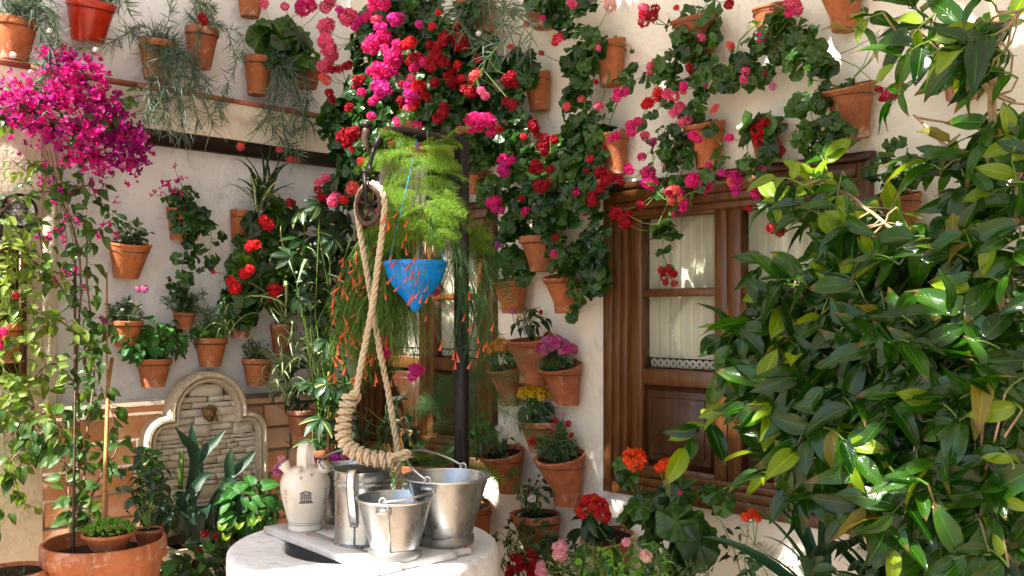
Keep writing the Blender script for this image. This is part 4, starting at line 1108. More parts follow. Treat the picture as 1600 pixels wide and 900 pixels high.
# right-hand fall (starts near handle knot), goes up to right side of wheel
P1 = [atd(556, 618, 3.30), atd(566, 560, 3.33), atd(580, 490, 3.36), atd(591, 410, 3.39), wc + hx * (Rw + .006) - UP * .03] + arc + [wc - hx * (Rw + .004) - UP * .03, atd(569, 400, 3.53), atd(581, 470, 3.53), atd(592, 540, 3.52), atd(606, 610, 3.53), atd(616, 670, 3.53), atd(622, 712, 3.53), atd(624, 772, 3.54), atd(625, 800, 3.54)]
rope(mb, P1, .0125); ro.add('rope_line', mb, M['rope'], True)
HP = [atd(x, y, d_) for x, y, d_ in ((548, 618, 3.32), (541, 640, 3.31), (536, 668, 3.30), (540, 692, 3.29), (556, 708, 3.28), (580, 716, 3.27), (604, 719, 3.27), (616, 720, 3.27))]
mb = MB(); C_ = coil(HP, .0205, .0265); C_ = C_[::2]
rope(mb, C_, .0120, .0045, 8.0, 5); mb.tube(HP, .017, 10); ro.add('wrapped_handle', mb, M['rope'], True)
mb = MB(); rope(mb, [atd(612, 712, 3.25), atd(624, 709, 3.24), atd(636, 706, 3.24), atd(638, 711, 3.26), atd(628, 716, 3.27), atd(612, 716, 3.28)], .011); rope(mb, [atd(556, 614, 3.30), atd(548, 616, 3.30), atd(546, 628, 3.33), atd(556, 628, 3.35), atd(560, 618, 3.33), atd(550, 613, 3.31)], .011); ro.add('knot', mb, M['rope'], True)
# ================================================================== POTS
GL, GR = 'clay pots of plants hung on the left wall', 'clay pots of plants hung on the right wall'
def pot(side, px, py, wpx, hpx, label, mat='terra', style='rim', lean=0.0, skew=None, out=None, name='potted_plant', cat='potted plant', base=None, tap=.64, free=None, group='auto'):
    W = WALLS[side]
    if free is None:
        k = W.k(px, py, .1); R = wpx * k / 2
        out = R + .012 if out is None else out
        c = W.at(px, py, out); k = c[1] / F; R = wpx * k / 2
    else:
        c = atd(px, py, free); k = free / F; R = wpx * k / 2
    H = hpx * k
    if skew is None: skew = .9 if side == 'r' else .35
    if free is not None: skew = 0
    b = c - UP * H
    if group == 'auto': group = (GL if side == 'l' else GR) if free is None else None
    t = T(name, label, cat, b, group)
    t.c, t.R, t.H, t.k, t.W, t.px, t.py, t.out = c, R, H, k, W, px, py, (out or 0)
    t.anchors = []; t.stems = MB(); t.fol = {}; 
    rb = R * tap
    if style == 'rim': P = [(rb, 0), (rb + (R * .92 - rb) * .5, H * .42), (R * .92, H * .80), (R * .925, H * .81), (R * .995, H * .82), (R, H * .83), (R, H * .985), (R * .985, H)]
    elif style == 'plain': P = [(rb, 0), (rb + (R * .96 - rb) * .5, H * .48), (R * .97, H * .93), (R, H * .945), (R, H * .99), (R * .985, H)]
    elif style == 'flare': P = [(rb * .9, 0), (rb * .98, H * .3), (R * .78, H * .62), (R * .88, H * .82), (R, H * .965), (R, H * .99), (R * .98, H)]
    else: P = [(rb, 0), (rb * 1.1, H * .25), (R * .93, H * .70), (R * .95, H * .78), (R * .96, H * .80), (R * 1.01, H * .83), (R * 1.01, H * .97), (R * .99, H)]
    P += [(R * .93, H * 1.0), (R * .90, H * .985), (R * .88, H * .90)]
    sh = [-W.n * (R - r) * skew if H * .8 > z else -W.n * (R - r) * skew * (0 if z > H * .985 else 1) for r, z in P]
    ca, sa = math.cos(lean), math.sin(lean)
    def rot(v):
        v = np.asarray(v) - c; o = v @ W.n; z = v[..., 2]; rest = v - np.outer(o, W.n) - np.outer(z, UP)
        o2, z2 = o * ca + z * sa, -o * sa + z * ca
        return rest + np.outer(o2, W.n) + np.outer(z2, UP) + c
    slope = .22 if (side == 'r' and free is None and style != 'rim') else 0
    def shear(v):
        v = np.array(v); o = (v - c) @ W.n; v[:, 2] -= slope * o * np.clip((v[:, 2] - b[2]) / H, 0, 1); return v
    mb = MB(); mb.lathe(P, b, 40, sh, wob=.004, capb=True); mb.v = [rot(shear(q)) for q in mb.v]
    po_ = t.add('pot', mb, M[mat], auto=32)
    mb = MB(); s0 = V(0, 0, 0)
    mb.lathe([(R * .885, H * .905), (R * .5, H * .93), (.001, H * .93)], b, 20, [-W.n * (R * .1) * skew * .5] * 3, wob=.01); mb.v = [rot(shear(q)) for q in mb.v]
    t.add('soil', mb, M['soil'], True, parent=po_)
    if free is None:
        mb = MB(); hz_ = H * .79; rr_ = rb + (R * .92 - rb) * .95 + .003; oo = -W.n * (R - rr_) * skew
        mb.tube([b + oo + V(math.cos(a), math.sin(a), 0) * rr_ + UP * hz_ for a in np.linspace(0, 2 * pi, 33)], .0016, 4)
        mb.tube([b + oo - W.n * rr_ + UP * hz_, c - W.n * (out - .002) + UP * .01], .002, 4)
        mb.v = [rot(q) for q in mb.v]; t.add('wire_hanger', mb, M['iron_w'])
    if free is None and side == 'r' and style != 'rim':
        mb = MB(); q = c - W.n * (R - .004)
        mb.tube([q + W.u * math.cos(a) * R * .22 + UP * math.sin(a) * R * .25 for a in np.linspace(0, pi, 9)], R * .07, 6); t.add('hanging_lug', mb, M[mat], True, parent=po_)
    return t

def blob(t, key, px, py, rx, ry, n, size, out=None, ro=.07, face=.8, up=.55, pet=True, down=.4, name='leaf', jit=.35, hollow=.38):
    if key in ('ger', 'gerb'): jit = .55
    W = t.W; out = (t.out if out is None else out); c = W.at(px, py, out) if not isinstance(out, tuple) else atd(px, py, out[0]); k = c[1] / F
    sp_ = t.W is RW and px > 775 and key in ('ger', 'gerb') and py < 520
    n = int(n * (.52 if sp_ else .86)); rx, ry = rx * (1.18 if sp_ else 1.08), ry * (1.12 if sp_ else 1.08)
    for i in range(n):
        d = nrm(rv()); r_ = rng.random() ** hollow
        p = c + (W.u * d[0] * rx * k + UP * d[1] * ry * k + W.n * d[2] * ro) * r_
        if (p - W.p) @ W.n < .015: p = p + W.n * (.02 - (p - W.p) @ W.n + rng.random() * .03)
        dd = W.u * d[0] + UP * d[1] + W.n * abs(d[2])
        nn = W.n * face + UP * up + dd * .7 + rv(jit)
        s_ = size * k * (.65 + .6 * rng.random())
        t.put(name, key, mat4(p, nn, dd - UP * down + rv(.4), s_)); t.anchors.append(p)
        if pet and rng.random() < .8:
            q = c + (p - c) * .25 - UP * .3 * s_; m_ = (p + q) / 2 - UP * .15 * s_ + rv(.1 * s_)
            t.stems.tube([q, m_, p - nrm(nn) * .02 * s_], .0016, 3, False)
    for _ in range(max(1, n // 14)):
        q = c + (W.u * rng.normal() * rx * k + UP * rng.normal() * ry * k) * .5
        t.stems.tube([t.c - UP * .01, (t.c + q) / 2 + rv(.02) + UP * .02, q], [.004, .003, .002], 4, False)

def trail(t, key, pts, n, size, spread=14, name='leaf', r=.0026, face=.8, stemonly=False, down=.4, up=.5):
    W = t.W; P = [W.at(a, b, o) for a, b, o in pts]
    Q, s_ = resample(P, .012); Q = Q + np.cumsum(rng.normal(size=Q.shape) * .0012, axis=0)
    t.stems.tube(Q, np.linspace(r, r * .55, len(Q)), 4, False)
    if stemonly: return
    for i in range(n):
        j = int(len(Q) * (i + rng.random()) / n); j = min(j, len(Q) - 1); k = Q[j][1] / F
        off = nrm(W.u * rng.normal() + UP * rng.normal() + W.n * abs(rng.normal()) * .7) * spread * k * (.5 + rng.random() * .8)
        p = Q[j] + off
        nn = W.n * face + UP * up + nrm(off) * .5 + rv(.4)
        s_ = size * k * (.6 + .6 * rng.random())
        t.put(name, key, mat4(p, nn, nrm(off) - UP * down + rv(.3), s_)); t.anchors.append(p)
        t.stems.tube([Q[j], (Q[j] + p) / 2 - UP * .1 * s_, p], .0014, 3, False)

GER = []
def flower(t, col, px, py, r, out=None, stalk=True, ext=0.05, name='flower_head', y=None):
    W = t.W
    if y is None:
        o = (out if out is not None else max(.10, t.out + ext)) + rng.normal() * .02
        p = W.at(px, py, o)
    else: p = atd(px, py, y)
    k = p[1] / F
    if r >= 9 and col not in ('verm', 'yellow', 'white', 'pale') and name == 'flower_head':
        for a_ in range(3 if r >= 12 else 2):
            th = rng.random() * 6.28; q_ = p + (V(math.cos(th), 0, math.sin(th)) * .52 + V(0, rng.normal() * .2, 0)) * r * k
            t.put(name, 'f_' + col, mat4(q_, V(math.cos(th) * .5, -.7, .35 + math.sin(th) * .4) + rv(.3), rv(), r * k * (.60 + .24 * rng.random())))
    else: t.put(name, 'f_' + col, mat4(p, V(-.15, -.75, .45) + rv(.35), rv(), r * k * .92))
    if stalk and t.anchors:
        A = np.array(t.anchors); D = np.linalg.norm(A - p, axis=1); D[D < r * k * 1.6] += 9; q = A[int(np.argmin(D))]
        m_ = (p + q) / 2 + V(0, 0, -.012) + rv(.006); t.stems.tube([q, m_, p], .0016, 4, False)

def strips(t, mat, items, name='foliage'):
    """thin blades: items (p, dir, length, width, bend) joined as one mass"""
    mb = t.fol.setdefault((name, mat), MB()); n = len(items)
    if not n: return
    P = np.array([i[0] for i in items]); D = np.array([nrm(i[1]) for i in items]); L = np.array([i[2] for i in items])[:, None]; Wd = np.array([i[3] for i in items])[:, None]; B = np.array([i[4] for i in items])[:, None]
    S = np.cross(D, rng.normal(size=(n, 3))); S /= np.linalg.norm(S, axis=1)[:, None] + 1e-9
    cols = []
    for q, w in ((0, .6), (.35, 1), (.7, .75), (1, .05)):
        c = P + D * L * q + UP * B * L * q * q
        cols += [c - S * Wd * w, c + S * Wd * w]
    v = np.stack(cols, 1).reshape(-1, 3); base = (np.arange(n) * 8)[:, None]
    f = np.concatenate([base + np.array(q) for q in ((0, 1, 3), (0, 3, 2), (2, 3, 5), (2, 5, 4), (4, 5, 7), (4, 7, 6))], 0)
    mb.tris(v, f, np.full((len(v), 2), .3))

def carn(t, trails, dens=26, lf=24, mat='grey', width=.0022):
    W = t.W
    for pts in trails:
        P = [t.c + rv(.01)] + [W.at(a, b, o) for a, b, o in pts]
        Q, s_ = resample(P, .008); Q = Q + np.cumsum(rng.normal(size=Q.shape) * .0012, axis=0); t.stems.tube(Q, .0018, 3, False)
        T_ = np.gradient(Q, axis=0); it = []
        n = int(dens * s_[-1] / .15)
        for i in range(n):
            j = rng.integers(len(Q)); d = nrm(T_[j]) * .8 + rv(.75) ; k = Q[j][1] / F
            it.append((Q[j], d, lf * k * (.6 + .7 * rng.random()), width * (.7 + .6 * rng.random()), rng.normal() * .35 - .1))
        strips(t, mat, it)
        t.anchors += list(Q[::6])

def tuft(t, mat, n, lpx, width=.002, spread=.7, px=None, py=None, out=None, up=1.0, bend=-.35, r=.8, lean=0.0):
    c = t.c if px is None else t.W.at(px, py, t.out if out is None else out); k = c[1] / F
    it = []
    for i in range(n):
        a = rng.random() * 2 * pi; q = math.sqrt(rng.random()); p = c + V(math.cos(a), math.sin(a), 0) * q * t.R * r - UP * .005
        d = V(math.cos(a), math.sin(a), 0) * q * spread + UP * up + rv(.18) + t.W.n * lean
        it.append((p, d, lpx * k * (.5 + .7 * rng.random()), width, bend * rng.random()))
    strips(t, mat, it); t.anchors += [q[0] + nrm(q[1]) * q[2] * .8 for q in it[::5]]

def bushy(t, mat, n, px, py, rx, ry, ro=.06, lf=10, width=.003, out=None, stems_n=20):
    """fine leafy bush: random twigs with short blades"""
    c = t.W.at(px, py, t.out if out is None else out); k = c[1] / F; it = []
    for i in range(stems_n):
        d = nrm(rv()); e = c + t.W.u * d[0] * rx * k + UP * d[1] * ry * k + t.W.n * d[2] * ro
        Q = [t.c + rv(.01), (t.c + e) / 2 + rv(.015), e]; t.stems.tube(Q, [.002, .0016, .001], 3, False)
        for j in range(n // stems_n):
            s_ = rng.random() ** .6; q = Q[1] + (e - Q[1]) * (s_ * 2 - 1) if s_ > .5 else Q[0] + (Q[1] - Q[0]) * s_ * 2
            it.append((q + rv(.004), rv() + (e - c) * 6 + UP * .5, lf * k * (.6 + .7 * rng.random()), width, -.15))
        t.anchors.append(e)
    strips(t, mat, it)

def arch(t, key, n, size, px=None, py=None, out=None, vary=.3, lift=0, fwd=.3, name='leaf'):
    c = t.c if px is None else t.W.at(px, py, t.out if out is None else out); k = c[1] / F
    for i in range(n):
        a = rng.random() * 2 * pi; d = V(math.cos(a), math.sin(a), 0) + t.W.n * fwd
        t.put(name, key, mat4(c + rv(.008), UP + rv(.28) + d * lift, d, size * k * (1 - vary + 2 * vary * rng.random())))

def kal(t, col, px, py, rx, ry, n, r, leaves=26, lsize=26, out=None):
    blob(t, 'deep', px, py + ry * 1.0, rx * .9, ry * .9, leaves, lsize, out, .05, .5, .6, False)
    c = t.W.at(px, py, t.out if out is None else out); k = c[1] / F
    for i in range(n):
        a = i * 2.39996; q = math.sqrt((i + .5) / n)
        p = c + t.W.u * math.cos(a) * q * rx * k + t.W.n * math.sin(a) * q * rx * k * .8 + UP * (ry * k * (1.0 - 1.3 * q * q)) + rv(.004)
        t.put('flower_cluster', 'f_' + col, mat4(p, UP + (p - c) * 6 + V(0, -.5, 0) + rv(.2), rv(), r * k * (.8 + .4 * rng.random())))
        t.stems.tube([c - UP * ry * k, (c + p) / 2 - UP * ry * k * .3, p], .0015, 3, False)

def finish(t, stem_mat='stem', sname='stems'):
    if t.stems.n: t.add(sname, t.stems, M[stem_mat], True, kind='stuff')
    for (nm, mt), mb in t.fol.items(): t.add(nm, mb, M[mt], False, kind='stuff')

# ================================================================== LEFT WALL POTS
ALL = []
def P(*a, **k):
    t = pot(*a, **k); ALL.append(t); return t
t = P('l', 27, 28, 62, 64, 'clay pot at the top left edge trailing pale silvery carnation stems', 'terra', 'rim', .15)
carn(t, [[(40, 10, .2), (60, 40, .24), (70, 100, .25)], [(50, 5, .22), (75, 50, .25), (62, 150, .26)], [(20, 0, .2), (-5, -10, .2)], [(60, -5, .2), (90, -20, .2)], [(60, 10, .25), (85, 25, .3), (95, 75, .3)], [(30, 5, .2), (50, -15, .22)]], 40, 30, 'grey', .003)
tuft(t, 'grey', 60, 60, .003, .9)
for f_ in (('white', 20, 86, 6), ('white', 77, 48, 5), ('white', 118, 137, 7), ('white', 131, 100, 5), ('white', 48, 112, 4), ('white', 149, 78, 5)): flower(t, *f_, out=.28)
t = P('l', 143, 2, 74, 62, 'glossy red glazed pot above the bougainvillea', 'glaze_red', 'rim', .22, tap=.66)
tuft(t, 'greygreen', 90, 46, .0028, 1.0); carn(t, [[(190, 0, .2), (205, 25, .2)], [(180, -10, .2), (200, 5, .22)]], 24, 22, 'greygreen')
t = P('l', 248, 66, 60, 58, 'clay pot on the upper left wall with long silvery leaves reaching left', 'terra', 'rim', .05)
carn(t, [[(220, 50, .2), (190, 60, .22), (160, 75, .24), (120, 80, .22)], [(260, 40, .2), (265, 15, .2), (272, -5, .2)], [(280, 70, .22), (300, 110, .24), (305, 150, .22)], [(252, 80, .24), (255, 130, .22)], [(240, 50, .2), (215, 40, .2), (195, 55, .2)], [(225, 90, .3), (235, 150, .3), (240, 190, .3)], [(265, 100, .28), (280, 170, .3), (285, 210, .28)]], 34, 26)
tuft(t, 'grey', 60, 42, .0022, 1.2)
carn(t, [[(255 + 6 * i, 85, .26), (235 + 15 * i, 140, .3), (228 + 20 * i, 190 + 8 * (i % 3), .3)] for i in range(7)], 40, 26)
for f_ in (('rosy', 259, 133, 9), ('purple', 117, 84, 6)): flower(t, *f_, out=.24)
t = P('l', 316, 44, 52, 62, 'slim clay pot with a bushy carnation and one dark pink bloom', 'terra_d', 'rim', .1)
bushy(t, 'greygreen', 500, 312, 15, 26, 30, .06, 14, .002)
carn(t, [[(345, 40, .2), (360, 60, .22), (368, 110, .2), (352, 150, .18), (345, 175, .16)], [(330, 40, .2), (375, 50, .2), (380, 90, .2)], [(310, 60, .24), (305, 120, .24), (315, 140, .22)]], 36, 18)
flower(t, 'crim', 318, 29, 9, .2)
t = P('l', 404, 90, 46, 58, 'upright clay pot standing over the ledge beside trailing grey stems', 'terra_o', 'rim', .02)
carn(t, [[(425, 85, .2), (440, 120, .24), (438, 180, .25), (445, 230, .25)], [(430, 90, .2), (455, 120, .24), (470, 170, .25), (490, 210, .22)], [(435, 95, .2), (420, 150, .25), (425, 200, .22), (455, 240, .2)], [(440, 90, .22), (480, 130, .24), (475, 200, .24)], [(430, 92, .2), (432, 150, .24), (405, 200, .22)], [(440, 100, .22), (455, 160, .25), (460, 250, .22)]], 40, 26, 'grey', .0024)
for f_ in (('coral', 437, 234, 6), ('coral', 453, 249, 6), ('coral', 464, 250, 6), ('coral', 376, 229, 8)): flower(t, *f_, out=.22)
t = P('l', 392, -12, 44, 38, 'clay pot cut off by the top edge beside pink blossoms', 'terra_o', 'rim', .02)
blob(t, 'ger', 392, -25, 20, 15, 12, 24)
t = P('l', 482, 108, 42, 30, 'small clay pot under the broad leaved geranium near the ledge end', 'terra_d', 'rim', .0)
blob(t, 'ger', 445, 65, 45, 38, 46, 38, .2, .08, hollow=.5); blob(t, 'ger', 468, 95, 30, 18, 16, 34, .2)
for f_ in (('hot', 478, 8, 16), ('pink', 510, 5, 13), ('pink', 445, 10, 8), ('pink', 413, 7, 8), ('mag', 465, 5, 10)): flower(t, *f_, out=.26)
t = P('l', 204, 380, 64, 56, 'tilted clay pot with a dark leafy cactus beside bougainvillea blossom', 'terra_o', 'plain', .16, skew=.7, tap=.58)
for (x, y) in ((190, 355), (205, 345), (222, 352), (200, 365), (235, 362), (180, 350), (215, 365)): trail(t, 'deep', [(204, 385, t.out), ((204 + x) / 2, 370, t.out + .02), (x, y, t.out + .03)], 10, 17, 7, down=-.3)
t = P('l', 292, 326, 62, 50, 'clay pot under the window high on the left wall holding a trailing ivy geranium' .replace(' under the window', ''), 'terra_o', 'plain', .12, skew=.6)
blob(t, 'gerb', 285, 310, 26, 18, 26, 16); blob(t, 'gerb', 295, 345, 30, 22, 50, 19, .2)
trail(t, 'gerb', [(290, 320, .2), (300, 370, .22), (285, 410, .2), (280, 470, .18)], 26, 19); trail(t, 'gerb', [(310, 340, .2), (330, 370, .22), (320, 420, .2)], 16, 18)
for f_ in (('boug', 272, 290, 14), ('boug', 254, 299, 8), ('boug', 283, 284, 9), ('boug', 272, 262, 6), ('boug', 240, 300, 7)): flower(t, *f_, out=.24)
t = P('l', 378, 328, 36, 50, 'clay pot with spiky green leaves above the red geraniums', 'terra_o', 'plain', .1, skew=.7)
arch(t, 'gstrap', 26, 90, 410, 325, .2); arch(t, 'spider', 16, 70, 400, 330, .2)
t = P('l', 199, 500, 48, 42, 'small clay pot with daisies and one purple carnation', 'terra_o', 'rim', .08, skew=.5)
bushy(t, 'greygreen', 700, 196, 482, 26, 16, .06, 9, .0035)
for f_ in (('white', 207, 470, 4), ('white', 214, 474, 4), ('white', 191, 484, 3), ('white', 219, 478, 3), ('rosy', 221, 454, 10)): flower(t, *f_, out=.16)
t = P('l', 241, 560, 54, 45, 'clay pot with a bushy mint plant left above the stone arch', 'terra_o', 'rim', .02)
blob(t, 'mint', 245, 528, 54, 28, 130, 21, None, .09, up=.9, hollow=.5); blob(t, 'mint', 240, 545, 40, 12, 30, 18)
t = P('l', 289, 488, 36, 26, 'small clay pot half hidden by fine grassy leaves', 'terra', 'plain', .05)
bushy(t, 'greygreen', 700, 290, 468, 34, 22, .07, 10, .0022); trail(t, 'gerb', [(290, 480, .1), (275, 455, .12), (265, 440, .12)], 12, 12, 6)
t = P('l', 330, 528, 50, 45, 'clay pot of low green herbs right above the stone arch', 'terra_o', 'rim', .0)
blob(t, 'bright', 330, 518, 26, 8, 60, 9, pet=False); bushy(t, 'greygreen', 600, 335, 490, 28, 20, .06, 12, .002)
arch(t, 'spider', 14, 70, 355, 520, .12)
t = P('l', 376, 500, 40, 28, 'clay pot behind the lower red geranium flowers', 'terra', 'rim', .0)
blob(t, 'ger', 380, 480, 36, 28, 40, 28, .14); 
t = P('l', 403, 560, 49, 42, 'clay pot with feathery green sprigs right of the stone arch', 'terra_o', 'rim', .0)
bushy(t, 'greygreen', 500, 400, 543, 24, 18, .05, 9, .0022)
t = P('l', 441, 506, 38, 52, 'tall clay pot under the striped spider plant leaves', 'terra_d', 'rim', .0)
arch(t, 'spider', 34, 120, 445, 500, .2); blob(t, 'ger', 420, 420, 60, 65, 110, 30, .22, .09, hollow=.5); blob(t, 'ger', 430, 340, 50, 28, 40, 26, .2); arch(t, 'spider', 20, 110, 480, 440, .25)
for f_ in (('red', 418, 345, 12), ('red', 397, 387, 11), ('red', 385, 422, 13), ('red', 366, 443, 13), ('red', 430, 460, 15), ('red', 334, 425, 4), ('purple', 462, 390, 4), ('crim', 453, 317, 8)): flower(t, *f_, out=.32)
t = P('l', 14, 505, 44, 62, 'clay pot at the far left edge beneath pale vine leaves', 'terra_o', 'rim', .0, out=.19)
trail(t, 'boug_y', [(14, 500, .2), (25, 450, .22), (30, 400, .24), (40, 350, .22)], 46, 22, 18, down=.3)
trail(t, 'boug_y', [(14, 500, .2), (5, 440, .22), (10, 380, .24), (0, 340, .22)], 34, 22, 16)
trail(t, 'boug_y', [(10, 500, .2), (40, 470, .26), (55, 500, .26), (50, 560, .25)], 20, 22, 16); trail(t, 'boug_y', [(10, 500, .2), (5, 570, .26), (15, 620, .28), (5, 690, .26)], 24, 24, 14)
trail(t, 'boug_y', [(10, 520, .2), (30, 600, .26), (20, 700, .28), (35, 790, .28)], 34, 26, 20); trail(t, 'boug', [(10, 520, .2), (0, 640, .28), (12, 740, .3), (0, 830, .3)], 34, 28, 20)
for f_ in (('crim', 25, 462, 6), ('hot', 0, 520, 11), ('hot', 0, 545, 10)): flower(t, *f_, out=.26)
# spider plants and shrub in the corner
t = P('l', 470, 640, 44, 40, 'clay pot of narrow spider plant leaves hanging right beside the stone arch', 'terra_d', 'rim', out=.3)
for (x, y, s_, n) in ((455, 420, 80, 22), (470, 500, 80, 26), (440, 590, 62, 36), (450, 630, 66, 28), (480, 575, 70, 22), (460, 545, 60, 18), (425, 610, 45, 12)): arch(t, 'spider', n, s_, x, y, .28)
t = P('l', 500, 700, 60, 60, 'umbrella tree with yellow splashed leaves standing in the dark corner', 'terra_d', 'rim', out=.42, name='umbrella_tree', cat='shrub', group=None)
def schef(t, x, y, s_, key='scheff', out=.5, n=8):
    c = t.W.at(x, y, out + rng.normal() * .05); k = c[1] / F; ax = nrm(t.W.n * .7 + UP * .5 + rv(.35)); a0 = nrm(np.cross(ax, rv())); b0 = np.cross(ax, a0)
    for i in range(n):
        th = 2 * pi * i / n; d = a0 * math.cos(th) + b0 * math.sin(th)
        t.put('leaf', key, mat4(c, ax + d * .2, d - UP * .25, s_ * k * (.85 + .3 * rng.random())))
    m_ = t.W.at(505, 640, .35); t.stems.tube([m_ + rv(.02), (m_ + c) / 2 + rv(.03), c], [.004, .003, .002], 4, False)
for (x, y) in ((495, 345), (520, 370), (540, 350), (470, 375), (505, 400), (535, 410), (485, 430), (515, 450), (500, 320), (475, 325), (545, 385), (530, 480), (500, 490), (548, 440), (470, 460), (520, 330), (455, 400), (545, 520), (510, 530)): schef(t, x, y, 32, random.choice(('sched', 'sched', 'sched', 'scheff')), .42)
for (x, y, s_) in ((500, 655, 34), (488, 690, 34), (525, 630, 30), (510, 600, 30), (485, 600, 28), (540, 600, 30), (520, 570, 30)): schef(t, x, y, s_, 'scheff', .5)
blob(t, 'sched', 510, 400, 42, 90, 110, 27, .26, .08, pet=False); blob(t, 'deep', 500, 600, 50, 80, 90, 26, .26, .08, pet=False)
trail(t, 'sched', [(520, 760, .4), (518, 650, .42), (515, 500, .42), (520, 380, .4)], 16, 26, 20, r=.008)
mb = MB(); mb.tube([t.W.at(512, 740, .52), t.W.at(514, 560, .5)], .007, 6); t.add('cane', mb, M['cane'])
blob(t, 'deep', 545, 680, 28, 40, 40, 30, .5)

# ================================================================== RIGHT WALL POTS
G = {}
def R(key, *a, **k):
    t = P('r', *a, **k); t.px, t.py = a[0], a[1]; G[key] = t; return t
t = R('m1', 742, 4, 66, 46, 'reddish clay pot at the top centre among trailing carnation stems', 'terra', 'rim')
blob(t, 'gerb', 700, 60, 62, 55, 120, 27, .34, .12); blob(t, 'gerb', 745, 110, 40, 60, 90, 26, .3, .1)
carn(t, [[(760, 20, .3), (790, 30, .4), (760, 60, .45), (730, 90, .46)], [(770, 30, .34), (800, 40, .4), (765, 80, .45), (742, 115, .46)], [(780, 0, .3), (820, 10, .4), (810, 60, .42)], [(740, 0, .3), (710, 20, .45), (735, 60, .46)], [(745, 10, .3), (700, 40, .46), (720, 50, .46)], [(790, 20, .34), (830, 40, .4), (830, 85, .4)]], 14, 30, 'grey', .0026)
for f_ in (('coral', 743, 120, 9), ('white', 748, 52, 5)): flower(t, *f_, out=.48)
t = R('m2', 605, 195, 50, 34, 'clay pot buried in the thick mass of pink and red geraniums', 'terra_d', 'rim', out=.24)
for b_ in ((600, 60, 75, 60, 260), (580, 150, 60, 50, 200), (650, 130, 60, 70, 230), (640, 210, 70, 40, 130), (555, 230, 32, 60, 110), (530, 190, 22, 40, 50), (540, 300, 36, 30, 60)): blob(t, 'gerb', b_[0], b_[1], b_[2], b_[3], b_[4], 27, .36, .13, hollow=.5)
t = R('m3', 690, 195, 56, 40, 'clay pot hidden low in the dark red geraniums behind the iron arm', 'terra_d', 'rim', out=.2)
blob(t, 'gerb', 690, 165, 50, 50, 120, 27, .32, .12); blob(t, 'gerb', 690, 290, 34, 60, 70, 26, .14, .06); blob(t, 'gerb', 620, 20, 90, 34, 130, 28, .34, .12); blob(t, 'ger', 740, 190, 30, 40, 40, 27, .25)
t = R('p14', 843, 2, 52, 40, 'clay pot at the top edge left of the bare upper wall', 'terra_d', 'rim')
blob(t, 'gerb', 880, 20, 55, 26, 60, 26, .2); blob(t, 'gerb', 850, -10, 40, 20, 20, 26, .2); trail(t, 'gerb', [(860, 0, .2), (890, 50, .22), (935, 60, .2)], 16, 27, 12)
t = R('p2', 838, 114, 44, 58, 'small clay pot left of the trailing leaf column at upper centre', 'terra', 'plain')
blob(t, 'gerb', 805, 110, 34, 34, 44, 26, .2); blob(t, 'gerb', 790, 180, 34, 45, 60, 27, .22); blob(t, 'gerb', 800, 240, 36, 40, 50, 27, .22); trail(t, 'gerb', [(840, 112, .12), (815, 95, .2), (800, 70, .22)], 8, 22, 10)
t = R('p1', 948, 64, 60, 68, 'clay pot with dried stems just right of the long trailing leaf column' , 'terra', 'flare')
blob(t, 'ger', 905, 80, 36, 30, 42, 28, .16); blob(t, 'ger', 895, 140, 26, 40, 50, 28, .18); blob(t, 'ger', 905, 200, 30, 36, 60, 28, .2); blob(t, 'ger', 880, 250, 40, 34, 50, 28, .2); trail(t, 'ger', [(950, 60, .12), (930, 75, .2), (915, 160, .2), (905, 250, .2), (880, 330, .2)], 26, 28, 16)
trail(t, 'ger', [(960, 62, .1), (975, 70, .1), (985, 75, .05)], 3, 10, 6, r=.002)
t = R('p3', 955, 206, 55, 66, 'clay pot against the white wall above the window top left corner', 'terra', 'flare')
blob(t, 'gerb', 915, 215, 34, 28, 36, 28, .18); blob(t, 'gerb', 910, 295, 40, 26, 44, 28, .2); blob(t, 'gerb', 870, 320, 40, 20, 24, 27, .2); trail(t, 'gerb', [(950, 205, .12), (920, 230, .2), (925, 300, .2), (925, 370, .18), (935, 440, .16)], 28, 30, 16); trail(t, 'gerb', [(950, 205, .12), (985, 110, .1), (1000, 95, .1)], 6, 20, 12)
t = R('p9', 1085, 28, 76, 66, 'shaded clay pot behind dense leaves at upper right centre', 'terra_d', 'flare')
blob(t, 'ger', 1090, 70, 50, 30, 44, 29, .16); blob(t, 'ger', 1110, 120, 40, 36, 50, 29, .18); blob(t, 'ger', 1050, 110, 30, 30, 26, 28, .16); blob(t, 'ger', 1085, 20, 50, 20, 20, 26, .14)
trail(t, 'ger', [(1080, 30, .12), (1045, 100, .18), (990, 130, .16), (960, 135, .16)], 14, 24, 12); trail(t, 'ger', [(1080, 40, .12), (1100, 150, .2), (1040, 210, .18), (1020, 260, .18)], 18, 26, 14)
t = R('p10', 1206, 8, 62, 72, 'dark brown clay pot partly cut off above the hanging geranium leaves', 'terra_d', 'plain')
blob(t, 'ger', 1200, 60, 50, 34, 50, 29, .16); blob(t, 'ger', 1250, 95, 44, 28, 34, 29, .16); blob(t, 'ger', 1165, 110, 44, 30, 40, 29, .16); blob(t, 'ger', 1265, 48, 20, 14, 8, 30, .14)
trail(t, 'ger', [(1210, 10, .12), (1265, 80, .18), (1285, 130, .16)], 12, 28, 12)
t = R('p7', 1313, -26, 74, 70, 'large bare clay pot at the top right over open wall', 'terra', 'flare', tap=.60)
trail(t, 'ger', [(1313, -26, .1), (1345, 0, .14), (1352, 18, .12)], 6, 16, 8)
t = R('p4', 1100, 192, 66, 70, 'clay pot hanging just above the window, left of its twin', 'terra', 'flare')
